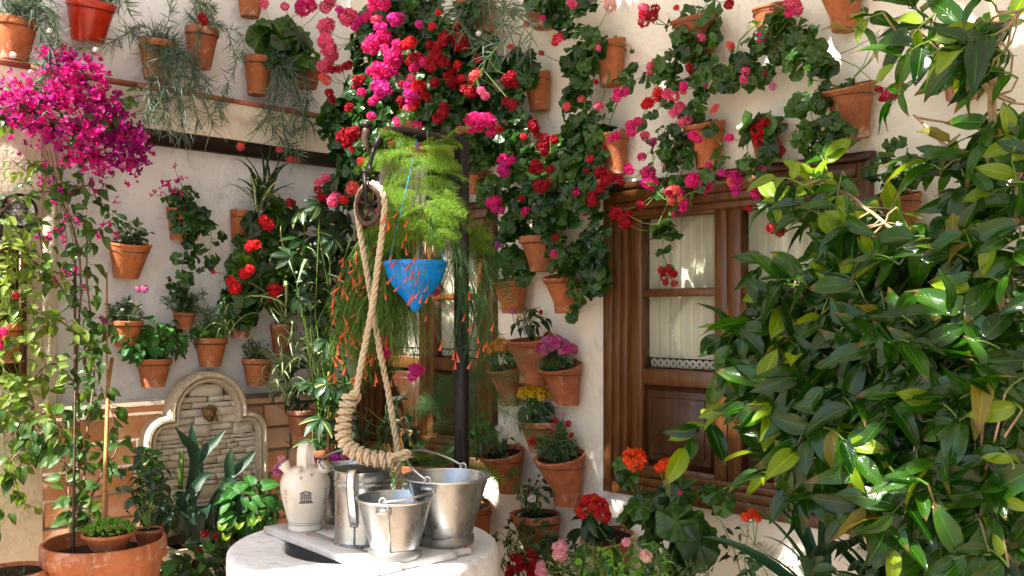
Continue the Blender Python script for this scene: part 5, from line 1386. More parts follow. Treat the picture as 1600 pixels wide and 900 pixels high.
blob(t, 'ger', 1055, 230, 28, 34, 34, 28, .14); blob(t, 'ger', 1090, 185, 26, 10, 10, 24, .13); blob(t, 'ger', 1040, 290, 24, 20, 16, 28, .16); trail(t, 'ger', [(1100, 190, .12), (1130, 240, .16), (1100, 290, .2), (1070, 310, .18), (1045, 350, .16), (1035, 390, .16), (1045, 420, .16)], 14, 26, 12)
blob(t, 'ger', 1035, 365, 18, 18, 10, 30, .16); trail(t, 'ger', [(1100, 190, .12), (1050, 160, .16), (1000, 200, .16)], 8, 24, 12)
t = R('p5', 1192, 186, 58, 68, 'clay pot above the middle of the window behind a round geranium leaf', 'terra', 'flare')
blob(t, 'ger', 1185, 200, 34, 18, 14, 34, .15); blob(t, 'ger', 1200, 245, 26, 22, 16, 28, .16); trail(t, 'ger', [(1190, 190, .12), (1170, 230, .2), (1190, 290, .2), (1220, 320, .2)], 14, 26, 12)
t = R('p6', 1324, 134, 82, 82, 'big salt stained clay pot tilted over the window right corner', 'terra', 'flare', .10, tap=.62)
blob(t, 'ger', 1283, 118, 18, 24, 14, 32, .16); blob(t, 'ger', 1258, 162, 34, 14, 22, 30, .16); blob(t, 'ger', 1300, 205, 44, 26, 40, 27, .2); blob(t, 'ger', 1260, 215, 20, 22, 16, 26, .16); trail(t, 'ger', [(1320, 132, .12), (1270, 170, .2), (1290, 240, .2)], 12, 24, 12)
trail(t, 'ger', [(1300, 130, .16), (1270, 88, .14), (1310, 85, .12), (1350, 65, .1), (1380, 45, .1)], 0, 10, stemonly=True)
trail(t, 'ger', [(1270, 88, .14), (1330, 100, .2), (1362, 130, .2)], 0, 10, stemonly=True)
t.anchors.append(RW.at(1362, 131, .2)); 
for x, y, r_ in ((1373, 140, 7), (1384, 147, 8), (1392, 138, 6), (1397, 150, 7), (1388, 157, 7), (1378, 155, 6), (1401, 142, 5)): flower(t, 'hot' if r_ > 7 else 'crim', x, y, r_, .2)
for x, y, r_ in ((1378, 66, 10), (1392, 58, 9), (1368, 56, 7), (1386, 48, 7)): flower(t, 'white', x, y, r_, .12)
t = R('p11', 1404, 304, 70, 62, 'clay pot right of the window half covered by orange leaves', 'terra', 'flare')
blob(t, 'ger', 1400, 265, 46, 28, 40, 26, .18); trail(t, 'ger', [(1400, 300, .12), (1385, 240, .14), (1400, 215, .12)], 10, 20, 12)
t = R('p8', 1497, 86, 78, 66, 'clay pot at the upper right behind long orange leaves and white daisies', 'terra', 'flare')
blob(t, 'deep', 1460, 60, 40, 24, 26, 30, .14); flower(t, 'yellow', 1474, 52, 7, .2)
t = R('p12', 842, 256, 44, 50, 'small clay pot half hidden under dark red geranium heads', 'terra', 'plain')
blob(t, 'gerb', 850, 240, 30, 24, 16, 26, .16); blob(t, 'gerb', 820, 290, 40, 26, 40, 27, .18)
t = R('p13', 742, 268, 40, 34, 'clay pot seen just right of the black iron post', 'terra_o', 'plain')
blob(t, 'ger', 755, 235, 30, 26, 40, 28, .2); blob(t, 'ger', 765, 300, 26, 26, 24, 26, .2)
t = R('p15', 842, 370, 62, 54, 'upright clay pot with thick rim under blue green geranium leaves', 'terra_o', 'rim')
blob(t, 'gerb', 845, 335, 46, 32, 70, 30, .16, .08); blob(t, 'gerb', 795, 335, 36, 36, 46, 28, .18); trail(t, 'gerb', [(850, 360, .14), (880, 330, .16), (900, 350, .16)], 10, 26, 12)
t = R('p16', 877, 430, 62, 60, 'clay pot left of the window with leaves trailing toward the frame', 'terra', 'flare')
blob(t, 'ger', 895, 410, 34, 28, 40, 28, .14); blob(t, 'ger', 935, 430, 26, 30, 26, 30, .14); trail(t, 'ger', [(880, 425, .12), (930, 400, .16), (935, 350, .14), (930, 310, .14)], 16, 28, 12); blob(t, 'ger', 865, 385, 30, 20, 20, 20, .14); trail(t, 'ger', [(890, 430, .14), (905, 470, .2), (885, 490, .2)], 7, 24, 9)
t = R('p17', 796, 436, 54, 54, 'clay pot with broad yellowing leaves right of the blue planter', 'terra_o', 'plain')
blob(t, 'ger', 795, 400, 40, 42, 60, 28, .16); 
t = R('p18', 830, 530, 80, 70, 'wide tilted clay pot with a small dark rose bush', 'terra_d', 'flare', -.12)
blob(t, 'deep', 828, 500, 32, 18, 46, 20, .14, .07, .5, .9); flower(t, 'rosy', 800, 486, 6, .2); flower(t, 'crim', 845, 488, 5, .2)
t = R('p19', 788, 574, 56, 60, 'clay pot of orange kalanchoe left of the pink one', 'terra_d', 'flare')
kal(t, 'orange', 783, 545, 24, 14, 22, 6, 22, 24)
t = R('p20', 875, 572, 70, 62, 'clay pot of pink kalanchoe left of the wooden window frame', 'terra_d', 'flare')
kal(t, 'mag', 866, 545, 40, 16, 10, 6, 34, 24)
kal(t, 'rosy', 866, 545, 38, 18, 34, 6, 10, 24)
t = R('p21', 842, 658, 64, 50, 'clay pot of yellow kalanchoe above the deep pot', 'terra', 'rim')
kal(t, 'yellow', 834, 617, 30, 14, 34, 6, 22, 26); blob(t, 'deep', 832, 640, 20, 16, 14, 24)
t = R('p22', 874, 712, 82, 80, 'deep wide clay pot with dark violet carnations low on the right wall', 'terra', 'flare', tap=.56)
bushy(t, 'greygreen', 1500, 868, 688, 34, 26, .08, 13, .0026, stems_n=40)
for x, y, r_ in ((869, 657, 5), (888, 662, 6), (893, 680, 5), (865, 670, 3), (832, 690, 6), (818, 662, 4), (880, 648, 4)): flower(t, 'rosy' if r_ < 5 else 'crim', x, y, r_, .22)
t = R('p23', 783, 706, 74, 66, 'clay pot of white flowered roses beside the black post foot', 'terra', 'flare', tap=.5)
blob(t, 'deep', 765, 690, 44, 26, 70, 17, .18, .09, .5, .9); blob(t, 'mint', 745, 665, 20, 22, 30, 14, .2)
for x, y, r_ in ((780, 672, 9), (790, 677, 8), (785, 685, 7)): flower(t, 'white', x, y, r_, .2)
flower(t, 'crim', 751, 653, 5, .2); flower(t, 'rosy', 768, 696, 4, .2)
t = R('p24', 836, 802, 80, 62, 'clay pot low by the well holding a climbing rose with white buds', 'terra_d', 'rim')
blob(t, 'deep', 832, 775, 34, 22, 60, 15, .16); trail(t, 'mint', [(836, 800, .14), (815, 760, .18), (805, 730, .16)], 20, 15, 8); trail(t, 'deep', [(836, 800, .14), (845, 760, .16), (845, 740, .14)], 12, 14, 8)
flower(t, 'white', 831, 779, 7, .22); flower(t, 'white', 844, 748, 4, .16)
t = R('p26', 742, 790, 54, 52, 'clay pot showing only as a rim behind the large bucket', 'terra', 'flare')
blob(t, 'deep', 742, 775, 20, 8, 8, 14)

# ---- free flower heads of the right wall and the central mass, each joined to the nearest plant
FL = '''hot 590 3 16|mag 618 24 13|pink 548 36 18|pink 590 28 9|red 685 20 6|mag 595 43 9|pink 512 47 14|pink 517 67 17|pink 525 82 12|hot 580 70 13|hot 597 62 13|hot 613 82 13|hot 627 97 14|hot 604 78 9
red 640 73 13|red 650 84 9|pink 507 98 13|crim 535 107 9|crim 545 102 8|coral 510 120 11|crim 518 108 8|hot 595 112 15|mag 608 124 14|crim 588 105 10|mag 598 134 14|crim 515 150 9|crim 557 130 9|hot 583 154 9|red 652 143 13|pink 642 122 8|crim 682 98 16|hot 662 97 8|crim 683 125 11|crim 687 60 13|crim 675 75 10|crim 720 67 13|crim 710 120 12
crim 728 142 10|crim 713 40 7|red 650 163 10|pink 635 169 6|crim 687 180 11|hot 578 185 9|hot 617 192 9|crim 545 168 8|crim 537 217 12|crim 553 213 10|crim 550 233 6|red 567 248 9|pink 505 283 11|crim 497 297 8|pink 518 308 12|crim 501 312 9|red 543 312 9|coral 557 290 12|coral 548 296 8
coral 650 233 12|hot 703 237 6|coral 640 236 8|hot 730 200 11|hot 743 190 13|hot 757 193 15|hot 764 203 9|crim 780 202 7|hot 718 203 7|crim 712 128 10|pink 755 145 9|crim 793 118 11|crim 800 133 10|crim 797 158 11|red 873 65 10|pale 953 8 12|pink 955 -4 9|pink 897 2 9|pink 823 38 6|hot 848 28 5|red 798 73 5
crim 828 200 11|crim 838 206 9|crim 847 222 13|crim 860 217 10|crim 852 238 8|hot 780 252 15|mag 790 262 12|hot 800 250 7|crim 842 257 11|crim 837 267 10|crim 847 287 12|crim 943 272 12|crim 952 285 13|crim 940 292 9|crim 973 280 9|red 922 248 6|hot 1017 277 15|hot 964 148 9|hot 974 140 9|hot 988 200 11|hot 997 190 8|mag 1020 222 8|crim 1008 216 6|red 1010 156 11|red 1022 148 10|red 1007 165 6
pink 1047 152 12|pink 1060 176 13|pink 1070 186 10|pink 1025 105 11|pink 1017 113 7|crim 1073 108 11|hot 1072 132 9|crim 1007 28 12|crim 1020 20 11|pink 1008 8 9|hot 1090 282 18|pink 1237 10 14|hot 1233 20 8|crim 1140 2 10|hot 1145 284 14|mag 1150 296 9|coral 1207 296 10|coral 1219 292 10|purple 1267 272 9|purple 1268 288 8|red 1183 212 14|crim 1193 197 10|crim 1222 230 11|coral 1120 173 9
pink 1165 112 8|pink 1162 124 7|rosy 1207 135 7|hot 772 318 10|mag 778 328 9|mag 738 353 5|purple 778 383 6|crim 930 312 11|crim 969 330 12|crim 974 345 12|crim 978 335 9|crim 1000 320 8|coral 1055 306 14|coral 1050 315 8|crim 1034 423 8|crim 1046 420 8|crim 1052 428 8|crim 1038 434 7|crim 1040 442 5|crim 1054 443 6|hot 865 397 7|crim 868 372 7|crim 1222 322 10|crim 1236 330 13|crim 1247 338 9|crim 1238 318 9|mag 1212 330 8|crim 1213 358 12|hot 1045 300 7
hot 576 24 8|crim 640 90 9|crim 700 100 9|crim 665 150 8|crim 605 205 8|crim 860 265 8|hot 612 92 10'''
rf = random.Random(3)
for _ in range(34):
    x_, y_ = rf.gauss(640, 60), rf.gauss(110, 70)
    if 520 < x_ < 770 and 0 < y_ < 250: FL += '|%s %d %d %d' % (rf.choice(('crim', 'crim', 'hot', 'mag') if x_ < 660 else ('crim', 'crim', 'red')), x_, y_, rf.choice((7, 9, 11)))
for _ in range(26):
    x_, y_ = rf.uniform(790, 1260), rf.uniform(0, 340)
    FL += '|%s %d %d %d' % (rf.choice(('crim', 'hot', 'pink', 'red', 'coral')), x_, y_, rf.choice((4, 5, 6, 9)))
FL += '|hot 985 262 9|hot 1112 262 10|mag 1128 270 8|pink 1040 262 9|hot 1175 300 11|mag 1062 300 8|hot 1245 300 9|pink 1190 265 8|hot 960 215 9|pink 935 165 8|hot 1085 215 9|hot 1140 215 8|mag 1100 130 8|hot 1185 60 9|pink 1095 60 8|hot 1275 195 8|hot 1003 245 8|crim 915 330 8|hot 898 300 8|hot 820 330 8'
GP = [(g, np.array(g.anchors)) for g in G.values() if g.anchors]
for L_ in FL.replace('\n', '|').split('|'):
    c_, x, y, r_ = L_.split(); x, y, r_ = float(x), float(y), float(r_)
    o = .18
    if x < 700: o = .50
    elif x < 800: o = .40 if y < 230 else .3
    elif x < 900: o = .28
    elif x < 990: o = .24
    p = RW.at(x, y, o); best = min(GP, key=lambda g: np.min(np.linalg.norm(g[1] - p, axis=1)))
    flower(best[0], c_, x, y, r_ * 1.06, o)

# ================================================================== BLUE PLANTER, FERN AND FIRECRACKER PLANT
hb = T('hanging_planter', 'pointed bright blue hanging planter spilling yellow green fern over its rim', 'hanging planter', atd(650, 485, 3.52))
D0 = 3.52; kk0 = D0 / F; rc = atd(649, 409, D0); hb.c, hb.R, hb.W, hb.out = rc, 48 * kk0, RW, 0; hb.anchors = []; hb.stems = MB(); hb.fol = {}
prof = [(1.5, -78), (4, -77), (7, -73), (12, -66), (20, -57), (29, -47), (37, -36), (43, -25), (46.5, -14), (47.5, -7), (49, -6), (49.5, -1), (47, 1.5), (45, 0), (43, -8), (36, -20)]
mb = MB(); mb.lathe([(r_ * kk0, z_ * kk0) for r_, z_ in prof], rc, 48, wob=.003, capb=True); hb.add('planter', mb, M['glaze_blue'], auto=50)
mb = MB(); mb.lathe([(38 * kk0, -14 * kk0), (.001, -8 * kk0)], rc, 20); hb.add('soil', mb, M['soil'])
for (a, e) in ((215, (643, 258, 3.50)), (80, (654, 262, 3.60)), (350, (662, 262, 3.62))):
    d = V(math.cos(math.radians(a)), math.sin(math.radians(a)), 0); s_ = rc + d * 46 * kk0; q = atd(*e)
    mb = MB(); rope(mb, [s_, (s_ + q) / 2 + V(0, 0, -.004), q, atd(650, 214, 3.63)], .0017, .008, 7, 4); hb.add('cord', mb, M['cord'])
def fr(t, key, x, y, yd, d, s_, n=None):
    p = atd(x, y, yd); t.put('frond', key, mat4(p, (V(0, -.75, .65) if n is None else n) + rv(.25), V(*d) + rv(.12), s_ * yd / F))
for (x0, y0, x1, y1) in ((645, 395, 640, 215), (655, 395, 668, 205), (640, 395, 612, 240), (665, 395, 695, 230), (650, 395, 655, 260), (670, 395, 690, 320), (640, 395, 620, 310)):
    hb.stems.tube([atd(x0, y0, 3.54), atd((x0 + x1) / 2 + 5, (y0 + y1) / 2, 3.58), atd(x1, y1, 3.56)], .0022, 4, False)
for i in range(125):
    y = 222 + 150 * rng.random(); x = 648 + rng.normal() * 17 + (y - 260) * .05; s_ = 36 + 28 * rng.random()
    sx = 1 if rng.random() < .5 + (x - 650) / 90 else -1
    fr(hb, 'fern', x, y, 3.60 - .14 * rng.random(), (sx * (.8 + .3 * rng.random()), -.35, .10 + .35 * rng.random() - (y - 200) / 420), s_)
for i in range(9): fr(hb, 'fern', 625 + rng.random() * 90, 208 + rng.random() * 10, 3.60 + rng.random() * .1, (rng.normal() * .8, .1, .35), 36 + 20 * rng.random())
for i in range(16): fr(hb, 'fern', 676 + rng.random() * 34, 325 + rng.random() * 50, 3.88, (1, -.3, .1 - rng.random() * .4), 46 + 24 * rng.random())
for i in range(11): fr(hb, 'fernd', 705 + rng.random() * 36, 330 + rng.random() * 50, 3.95, (.7 + rng.random() * .4, -.1, -.6 - rng.random() * .9), 72 + 36 * rng.random())
for i in range(7): fr(hb, 'wispd', 660 + rng.random() * 45, 300 + rng.random() * 60, 3.44, (0, 0, 1), 1); hb.inst['frond'].pop()
def hang(t, key, x, y, yd, s_, sw=.12): t.put('stem_bunch', key, mat4(atd(x, y, yd), UP + rv(sw), rv(), s_ * yd / F))
for i in range(8): hang(hb, 'wispd', 665 + rng.random() * 60, 320 + rng.random() * 60, 3.50 + rng.random() * .1, 85 + 50 * rng.random(), .3)
for i in range(9): hang(hb, 'wispd', 720 + rng.random() * 50, 400 + rng.random() * 60, 3.62, 90 + 50 * rng.random(), .2)
finish(hb)
fp = T('firecracker_plant', 'cascading firecracker plant with coral tube flowers behind the rope', 'plant', atd(620, 420, 3.78))
fp.c, fp.R, fp.W, fp.out, fp.anchors, fp.stems, fp.fol = atd(620, 345, 3.78), .10, RW, 0, [], MB(), {}
mb = MB(); K4 = 3.78 / F; mb.lathe([(24 * K4, -60 * K4), (34 * K4, -10 * K4), (37 * K4, -10 * K4), (37 * K4, 0), (34 * K4, 0), (33 * K4, -8 * K4), (.001, -6 * K4)], atd(622, 352, 3.78), 32, capb=True); fp.add('pot', mb, M['terra_d'], auto=40)
for i in range(44):
    x = 552 + 80 * rng.random(); y = 345 + 30 * rng.random() + abs(x - 600) * .5
    hang(fp, 'wisp', x, y, 3.58 + .14 * rng.random(), 110 + 100 * rng.random(), .14)
for i in range(12): hang(fp, 'wisp', 535 + 40 * rng.random(), 430 + 50 * rng.random(), 3.60, 100 + 50 * rng.random(), .14)
for i in range(16): fp.stems.tube([atd(615 + rng.normal() * 15, 345, 3.74), atd(590 + rng.normal() * 20, 330, 3.68), atd(552 + 85 * rng.random(), 370 + 20 * rng.random(), 3.64)], .002, 3, False)
TF = [(538, 410), (545, 412), (552, 410), (532, 433), (558, 400), (537, 455), (541, 462), (556, 455), (524, 475), (520, 487), (523, 500), (545, 510), (537, 525), (543, 522), (550, 530), (558, 535), (552, 545), (527, 548), (524, 565), (523, 590), (545, 560), (540, 580), (541, 548), (560, 590), (572, 565), (577, 570), (582, 560), (590, 565), (595, 545), (578, 555), (566, 590), (587, 590), (570, 580), (575, 590), (599, 420), (605, 345), (592, 388), (600, 405), (582, 397), (607, 352), (612, 360), (622, 340), (640, 350), (630, 385), (636, 372), (633, 395), (650, 407), (613, 405), (620, 415), (643, 418), (655, 428), (646, 430), (637, 438), (652, 445), (647, 465), (655, 463), (660, 468), (668, 455), (642, 470), (670, 470), (625, 455), (615, 440), (600, 450), (602, 463), (597, 540), (605, 530), (569, 462), (575, 300 + 150), (567, 440), (560, 430), (550, 440), (563, 500), (570, 520), (692, 540), (667, 498), (732, 465), (739, 515), (747, 532), (749, 552), (757, 545), (762, 540), (737, 573), (710, 555), (713, 558), (712, 570), (727, 498), (772, 512), (620, 590), (612, 600), (586, 600), (561, 610), (555, 600), (530, 535), (535, 500)]
for (x, y) in TF:
    hb_ = x > 596 and y < 480
    yd = 3.40 if hb_ and x > 600 else 3.56
    p = atd(x, y - 8, yd); 
    for j in range(1 if x > 600 or rng.random() < .5 else 2):
        q = p + rv(.009) * (j > 0)
        fp.put('flower', 'f_tube', mat4(q, V(rng.normal() * .45 + .35 - .2 * (x < 560), 0, 1), rv(), 15 * yd / F * (.7 + .45 * rng.random())))
    u_ = V(rng.normal() * .03 + (.05 if x < 560 else 0), .02, .10 + .06 * rng.random()); fp.stems.tube([p + u_, p + u_ * .5 + V(.004, 0, .012), p], .0010, 3, False)
for nm, x, y, r_ in (('hot', 613, 550, 14), ('mag', 645, 583, 12), ('hot', 687, 457, 11), ('hot', 655, 578, 8), ('hot', 597, 330, 9), ('mag', 603, 315, 10), ('mag', 610, 310, 8), ('hot', 600, 345, 9)): 
    flower(fp, nm, x, y, r_, y=3.66, stalk=False)
    fp.stems.tube([atd(x, y, 3.66), atd(x + 6, y - 60, 3.68), atd(x + 3, y - 110, 3.70)], .0016, 3, False)
finish(fp)

# fern pots behind the buckets
t = P('r', 658, 722, 100, 60, 'wide clay pot of feathery green fern behind the metal buckets', 'terra', 'rim', free=4.25)
for i in range(46):
    a = rng.random() * 2 * pi; t.put('frond', 'fernd' if rng.random() < .62 else 'fern', mat4(t.c + V(math.cos(a), math.sin(a) * .5, 0) * .05, V(0, -.3, 1) + rv(.3), V(math.cos(a) - .25, math.sin(a) * .8 - .1, .45 + .4 * rng.random()), (85 + 40 * rng.random()) * t.c[1] / F))
for i in range(26): t.put('frond', 'fernd', mat4(atd(690 + rng.random() * 80, 560 + rng.random() * 90, 4.1), V(0, -.8, .4) + rv(.3), V(rng.normal(), -.1, -.1 + rng.normal() * .4), (70 + 30 * rng.random()) * 4.1 / F))
blob(t, 'deep', 610, 660, 50, 40, 40, 22, (4.3,), .1)

# ================================================================== LEFT GROUND: BIG BOWL, BOUGAINVILLEA, VINES
bg_ = T('bougainvillea', 'magenta bougainvillea climbing from the big round clay bowl up the left wall', 'bougainvillea', atd(163, 970, 3.75) * V(1, 1, 0))
bg_.W, bg_.out, bg_.anchors, bg_.stems, bg_.fol, bg_.R = LW, .25, [], MB(), {}, .2
bcx = onz(163, 843, EYE - 350 / F * 3.75); KB = bcx[1] / F; RB = 92 * KB; bz0 = bcx[2]
mb = MB(); mb.lathe([(RB * .62, -bz0), (RB * .70, -bz0 + .2), (RB * .86, -.18), (RB * .93, -.085), (RB * .94, -.078), (RB * .985, -.075), (RB, -.06), (RB, -.012), (RB * .985, 0), (RB * .93, 0), (RB * .92, -.02), (RB * .90, -.07)], bcx, 64, wob=.003, capb=True); bg_.add('bowl', mb, M['terra_o'], auto=40)
mb = MB(); mb.lathe([(RB * .905, -.06), (RB * .5, -.05), (.001, -.052)], bcx, 30, wob=.01); bg_.add('soil', mb, M['soil'], True)
bg_.c = bcx - UP * .05
for (x0, x1, y1, m_, r_) in ((118, 117, 395, 'iron_w', .006), (163, 175, 560, 'cane', .009), (168, 167, 425, 'cane', .004)):
    mb = MB(); a = bcx + V((x0 - 163) * KB, -.02, -.06); mb.tube([a, LW.at((x0 + x1) / 2, 600, .3) * .5 + a * .0 + LW.at(x1, y1, .2) * .0 + LW.at((x0 + x1) / 2, 600, .3) * .5, LW.at(x1, y1, .2)], r_, 6); bg_.add('support_stick', mb, M[m_], True)
def vine(pts, n, size, key='boug', r=.005, sp=16): trail(bg_, key, pts, n, size, sp, r=r, down=.5)
vine([(118, 850, .62), (122, 750, .48), (118, 600, .3), (122, 480, .22), (118, 380, .2), (100, 320, .2), (70, 250, .22)], 70, 24, r=.007)
vine([(125, 840, .6), (132, 700, .45), (145, 560, .3), (135, 440, .22), (130, 330, .2), (125, 280, .2)], 60, 24, r=.006)
vine([(135, 835, .6), (150, 760, .5), (185, 690, .4), (175, 630, .36), (160, 590, .3)], 44, 27)
vine([(110, 845, .62), (100, 720, .45), (70, 680, .38), (40, 660, .34), (10, 690, .3)], 40, 27); vine([(118, 600, .3), (80, 570, .26), (50, 600, .26), (30, 640, .3)], 30, 24, 'boug_y')
vine([(120, 480, .22), (90, 440, .22), (70, 400, .22), (60, 330, .22)], 30, 22, 'boug'); vine([(118, 520, .25), (90, 500, .25), (60, 500, .25), (45, 530, .25)], 22, 26, 'boug_y')
vine([(120, 400, .22), (150, 360, .2), (175, 340, .2)], 20, 20); vine([(118, 700, .45), (80, 650, .36), (30, 610, .3), (5, 640, .3)], 34, 26, 'boug_y'); vine([(100, 430, .22), (60, 420, .24), (20, 400, .24), (-5, 430, .24)], 26, 22, 'boug_y'); vine([(118, 350, .2), (80, 300, .2), (30, 310, .22), (0, 330, .22)], 26, 20)
vine([(125, 560, .3), (160, 510, .25), (185, 500, .24)], 20, 22); vine([(70, 250, .22), (50, 270, .2), (20, 250, .2)], 16, 16, 'boug_y'); vine([(90, 660, .4), (50, 690, .36), (20, 720, .34)], 26, 28)
vine([(100, 250, .22), (150, 190, .3), (210, 150, .22), (240, 145, .2)], 30, 22); vine([(80, 180, .25), (30, 150, .25), (-5, 190, .22)], 40, 20); vine([(100, 300, .2), (140, 290, .22), (150, 310, .2)], 16, 24)
for x in (66, 72, 78, 84): trail(bg_, 'boug', [(x, 235, .24), (x + 14, 290, .22), (x + 36, 380, .2)], 0, 1, r=.004, stemonly=True)
REG = [(120, 135, 48, 42, 52), (175, 205, 46, 45, 60), (60, 160, 50, 28, 34), (205, 240, 24, 36, 26), (115, 215, 60, 24, 34), (25, 160, 30, 40, 18), (150, 255, 50, 18, 18), (90, 100, 24, 24, 14), (40, 195, 20, 12, 8), (145, 150, 45, 35, 24)]
for (cx, cy, rx, ry, n) in REG:
    for i in range(int(n * 1.35)):
        a = rng.random() * 2 * pi; q = rng.random() ** .62 * 1.12; x, y = cx + math.cos(a) * q * rx, cy + math.sin(a) * q * ry
        p = LW.at(x, y, .20 + .16 * rng.random()); k = p[1] / F
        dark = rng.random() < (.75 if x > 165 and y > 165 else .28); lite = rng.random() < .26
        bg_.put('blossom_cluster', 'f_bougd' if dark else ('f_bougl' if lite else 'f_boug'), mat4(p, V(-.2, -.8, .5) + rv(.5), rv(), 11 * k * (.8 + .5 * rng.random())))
for (x, y) in ((70, 262), (80, 280), (95, 300), (88, 318), (150, 300), (165, 290), (200, 290), (215, 275), (60, 285), (30, 240), (40, 225), (15, 215), (185, 315), (112, 300), (99, 371), (104, 338), (122, 345), (90, 360), (58, 370), (75, 368), (80, 372), (153, 372), (171, 352), (184, 366), (160, 350), (163, 498), (160, 497), (88, 440), (100, 430), (120, 420), (132, 452), (50, 638), (16, 188), (122, 350), (60, 480), (145, 285), (157, 284), (127, 265), (120, 250)):
    p = LW.at(x, y, .26); bg_.put('blossom_cluster', random.choice(('f_boug', 'f_hot' if False else 'f_boug', 'f_bougd')), mat4(p, V(-.2, -.8, .5) + rv(.5), rv(), 8 * p[1] / F))
finish(bg_, 'bark')
# small pots in the bowl
def small(px, py, w, h, yd, label, mat):
    t = pot('l', px, py, w, h, label, mat, 'rim', free=yd); ALL.append(t); return t
t = small(170, 831, 80, 26, bcx[1] - .06, 'shallow clay pot of bright lime green sedum standing in the big bowl', 'terra')
for i in range(170):
    a = rng.random() * 6.28; q = math.sqrt(rng.random()); p = t.c + V(math.cos(a) * q, math.sin(a) * q, 0) * t.R * .92 + UP * (.030 * (1 - q * q) + .005 + rng.random() * .01)
    for j in range(5): t.put('leaf', 'bright', mat4(p, UP + rv(.5), rv(), .016)) if j < 1 else strips(t, 'bright', [(p + rv(.005), UP * .6 + rv(.7), .012, .003, 0)])
t = small(232, 826, 44, 30, bcx[1] + .12, 'white crusted clay pot with a small jade shrub at the bowl edge', 'terra_d')
for (x, y) in ((215, 740), (230, 760), (205, 770), (240, 745), (220, 720), (225, 790), (245, 775)):
    e = atd(x, y, t.c[1]); t.stems.tube([t.c, (t.c + e) / 2 + V(-.01, 0, .01), e], [.006, .004, .003], 5, False)
    for j in range(16): t.put('leaf', 'deep', mat4(e + rv(.03), V(0, -.4, .8) + rv(.5), rv() + UP * .3, .05))
t = pot('l', 20, 890, 106, 60, 'round clay bowl of dark soil at the bottom left corner', 'terra', 'bowl', free=3.55, name='clay_bowl', cat='pot', group=None); ALL.append(t)
strips(t, 'greygreen', [(t.c + V(rng.normal() * .04, rng.normal() * .04, -.01), UP + rv(.5), .03, .002, 0) for _ in range(12)])

# iron bracket and round plate at far left
wp = T('wall_plate', 'round patterned plate with dark rim hung at the far left', 'plate', LW.at(27, 330, .1))
c = LW.at(27, 330, .085); Rp = 20 * c[1] / F * 1.25
t_ = NT('blue_white_pattern'); t_.col(t_.ramp(t_.noise(70, 4, .7, t_.gen()), [(.45, (.10, .12, .18)), (.52, (.75, .72, .66))])); t_.set(.25)
mb = MB(); v = [c + LW.n * .012]; N_ = 32
for r_, o_ in ((.6, .012), (.88, .02), (1.0, .028)):
    for j in range(N_): v.append(c + (LW.u * math.cos(2 * pi * j / N_) + UP * math.sin(2 * pi * j / N_)) * Rp * r_ + LW.n * o_)
f = [(0, 1 + j, 1 + (j + 1) % N_) for j in range(N_)] + [(1 + q * N_ + j, 1 + q * N_ + (j + 1) % N_, 1 + (q + 1) * N_ + (j + 1) % N_, 1 + (q + 1) * N_ + j) for q in (0, 1) for j in range(N_)]
mb.add(v, f); wp.add('face', mb, t_.m, True)
mb = MB(); mb.tube([c + (LW.u * math.cos(a) + UP * math.sin(a)) * Rp + LW.n * .027 for a in np.linspace(0, 2 * pi, 41)], .007, 6); wp.add('rim', mb, M['iron'], True)
ib = T('iron_scroll', 'black wrought iron scroll bracket beside the round plate', 'bracket', LW.at(5, 330, .1))
mb = MB()
for (x, y, r_) in ((8, 322, 7), (4, 338, 8), (10, 350, 5)):
    cc_ = LW.at(x, y, .11); K_ = cc_[1] / F
    mb.tube([cc_ + (LW.u * math.cos(a) + UP * math.sin(a)) * r_ * K_ * (1 - a / 9) for a in np.linspace(0, 7, 22)], .004, 5)
mb.tube([LW.at(2, 312, .1), LW.at(2, 375, .1)], .006, 6); ib.add('scroll', mb, M['iron'])

# ================================================================== FOUNTAIN PLANTS
sg = T('staghorn_fern', 'staghorn fern with forked dark fronds in the stone fountain basin', 'fern', LW.w(fc, .2, bz - .03))
sg.c = LW.w(fc - .02, .22, bz); sg.W, sg.out, sg.anchors, sg.stems, sg.fol, sg.R = LW, .22, [], MB(), {}, .1
def ribbon(pts, ws, mat, nm='frond'):
    mb = MB(); Q, s_ = resample(pts, .012); n = len(Q); w = np.interp(np.linspace(0, 1, n), np.linspace(0, 1, len(ws)), ws)
    tg = np.gradient(Q, axis=0); v = []; uv = []
    for i in range(n):
        sd_ = nrm(np.cross(tg[i], V(.2, -1, .35))); nn = np.cross(sd_, nrm(tg[i]))
        for j, x in enumerate((-1, -.5, 0, .5, 1)): v.append(Q[i] + sd_ * x * w[i] + nn * (abs(x) * w[i] * .35)); uv.append((.5 + x * .45, i / n * .3))
    f = [(i * 5 + j, i * 5 + j + 1, (i + 1) * 5 + j + 1, (i + 1) * 5 + j) for i in range(n - 1) for j in range(4)]
    mb.add(v, f, uv); return mb
def LP(*a, o=.25): return [LW.at(x, y, o + q) for x, y, q in a]
k_ = LW.k(310, 750)
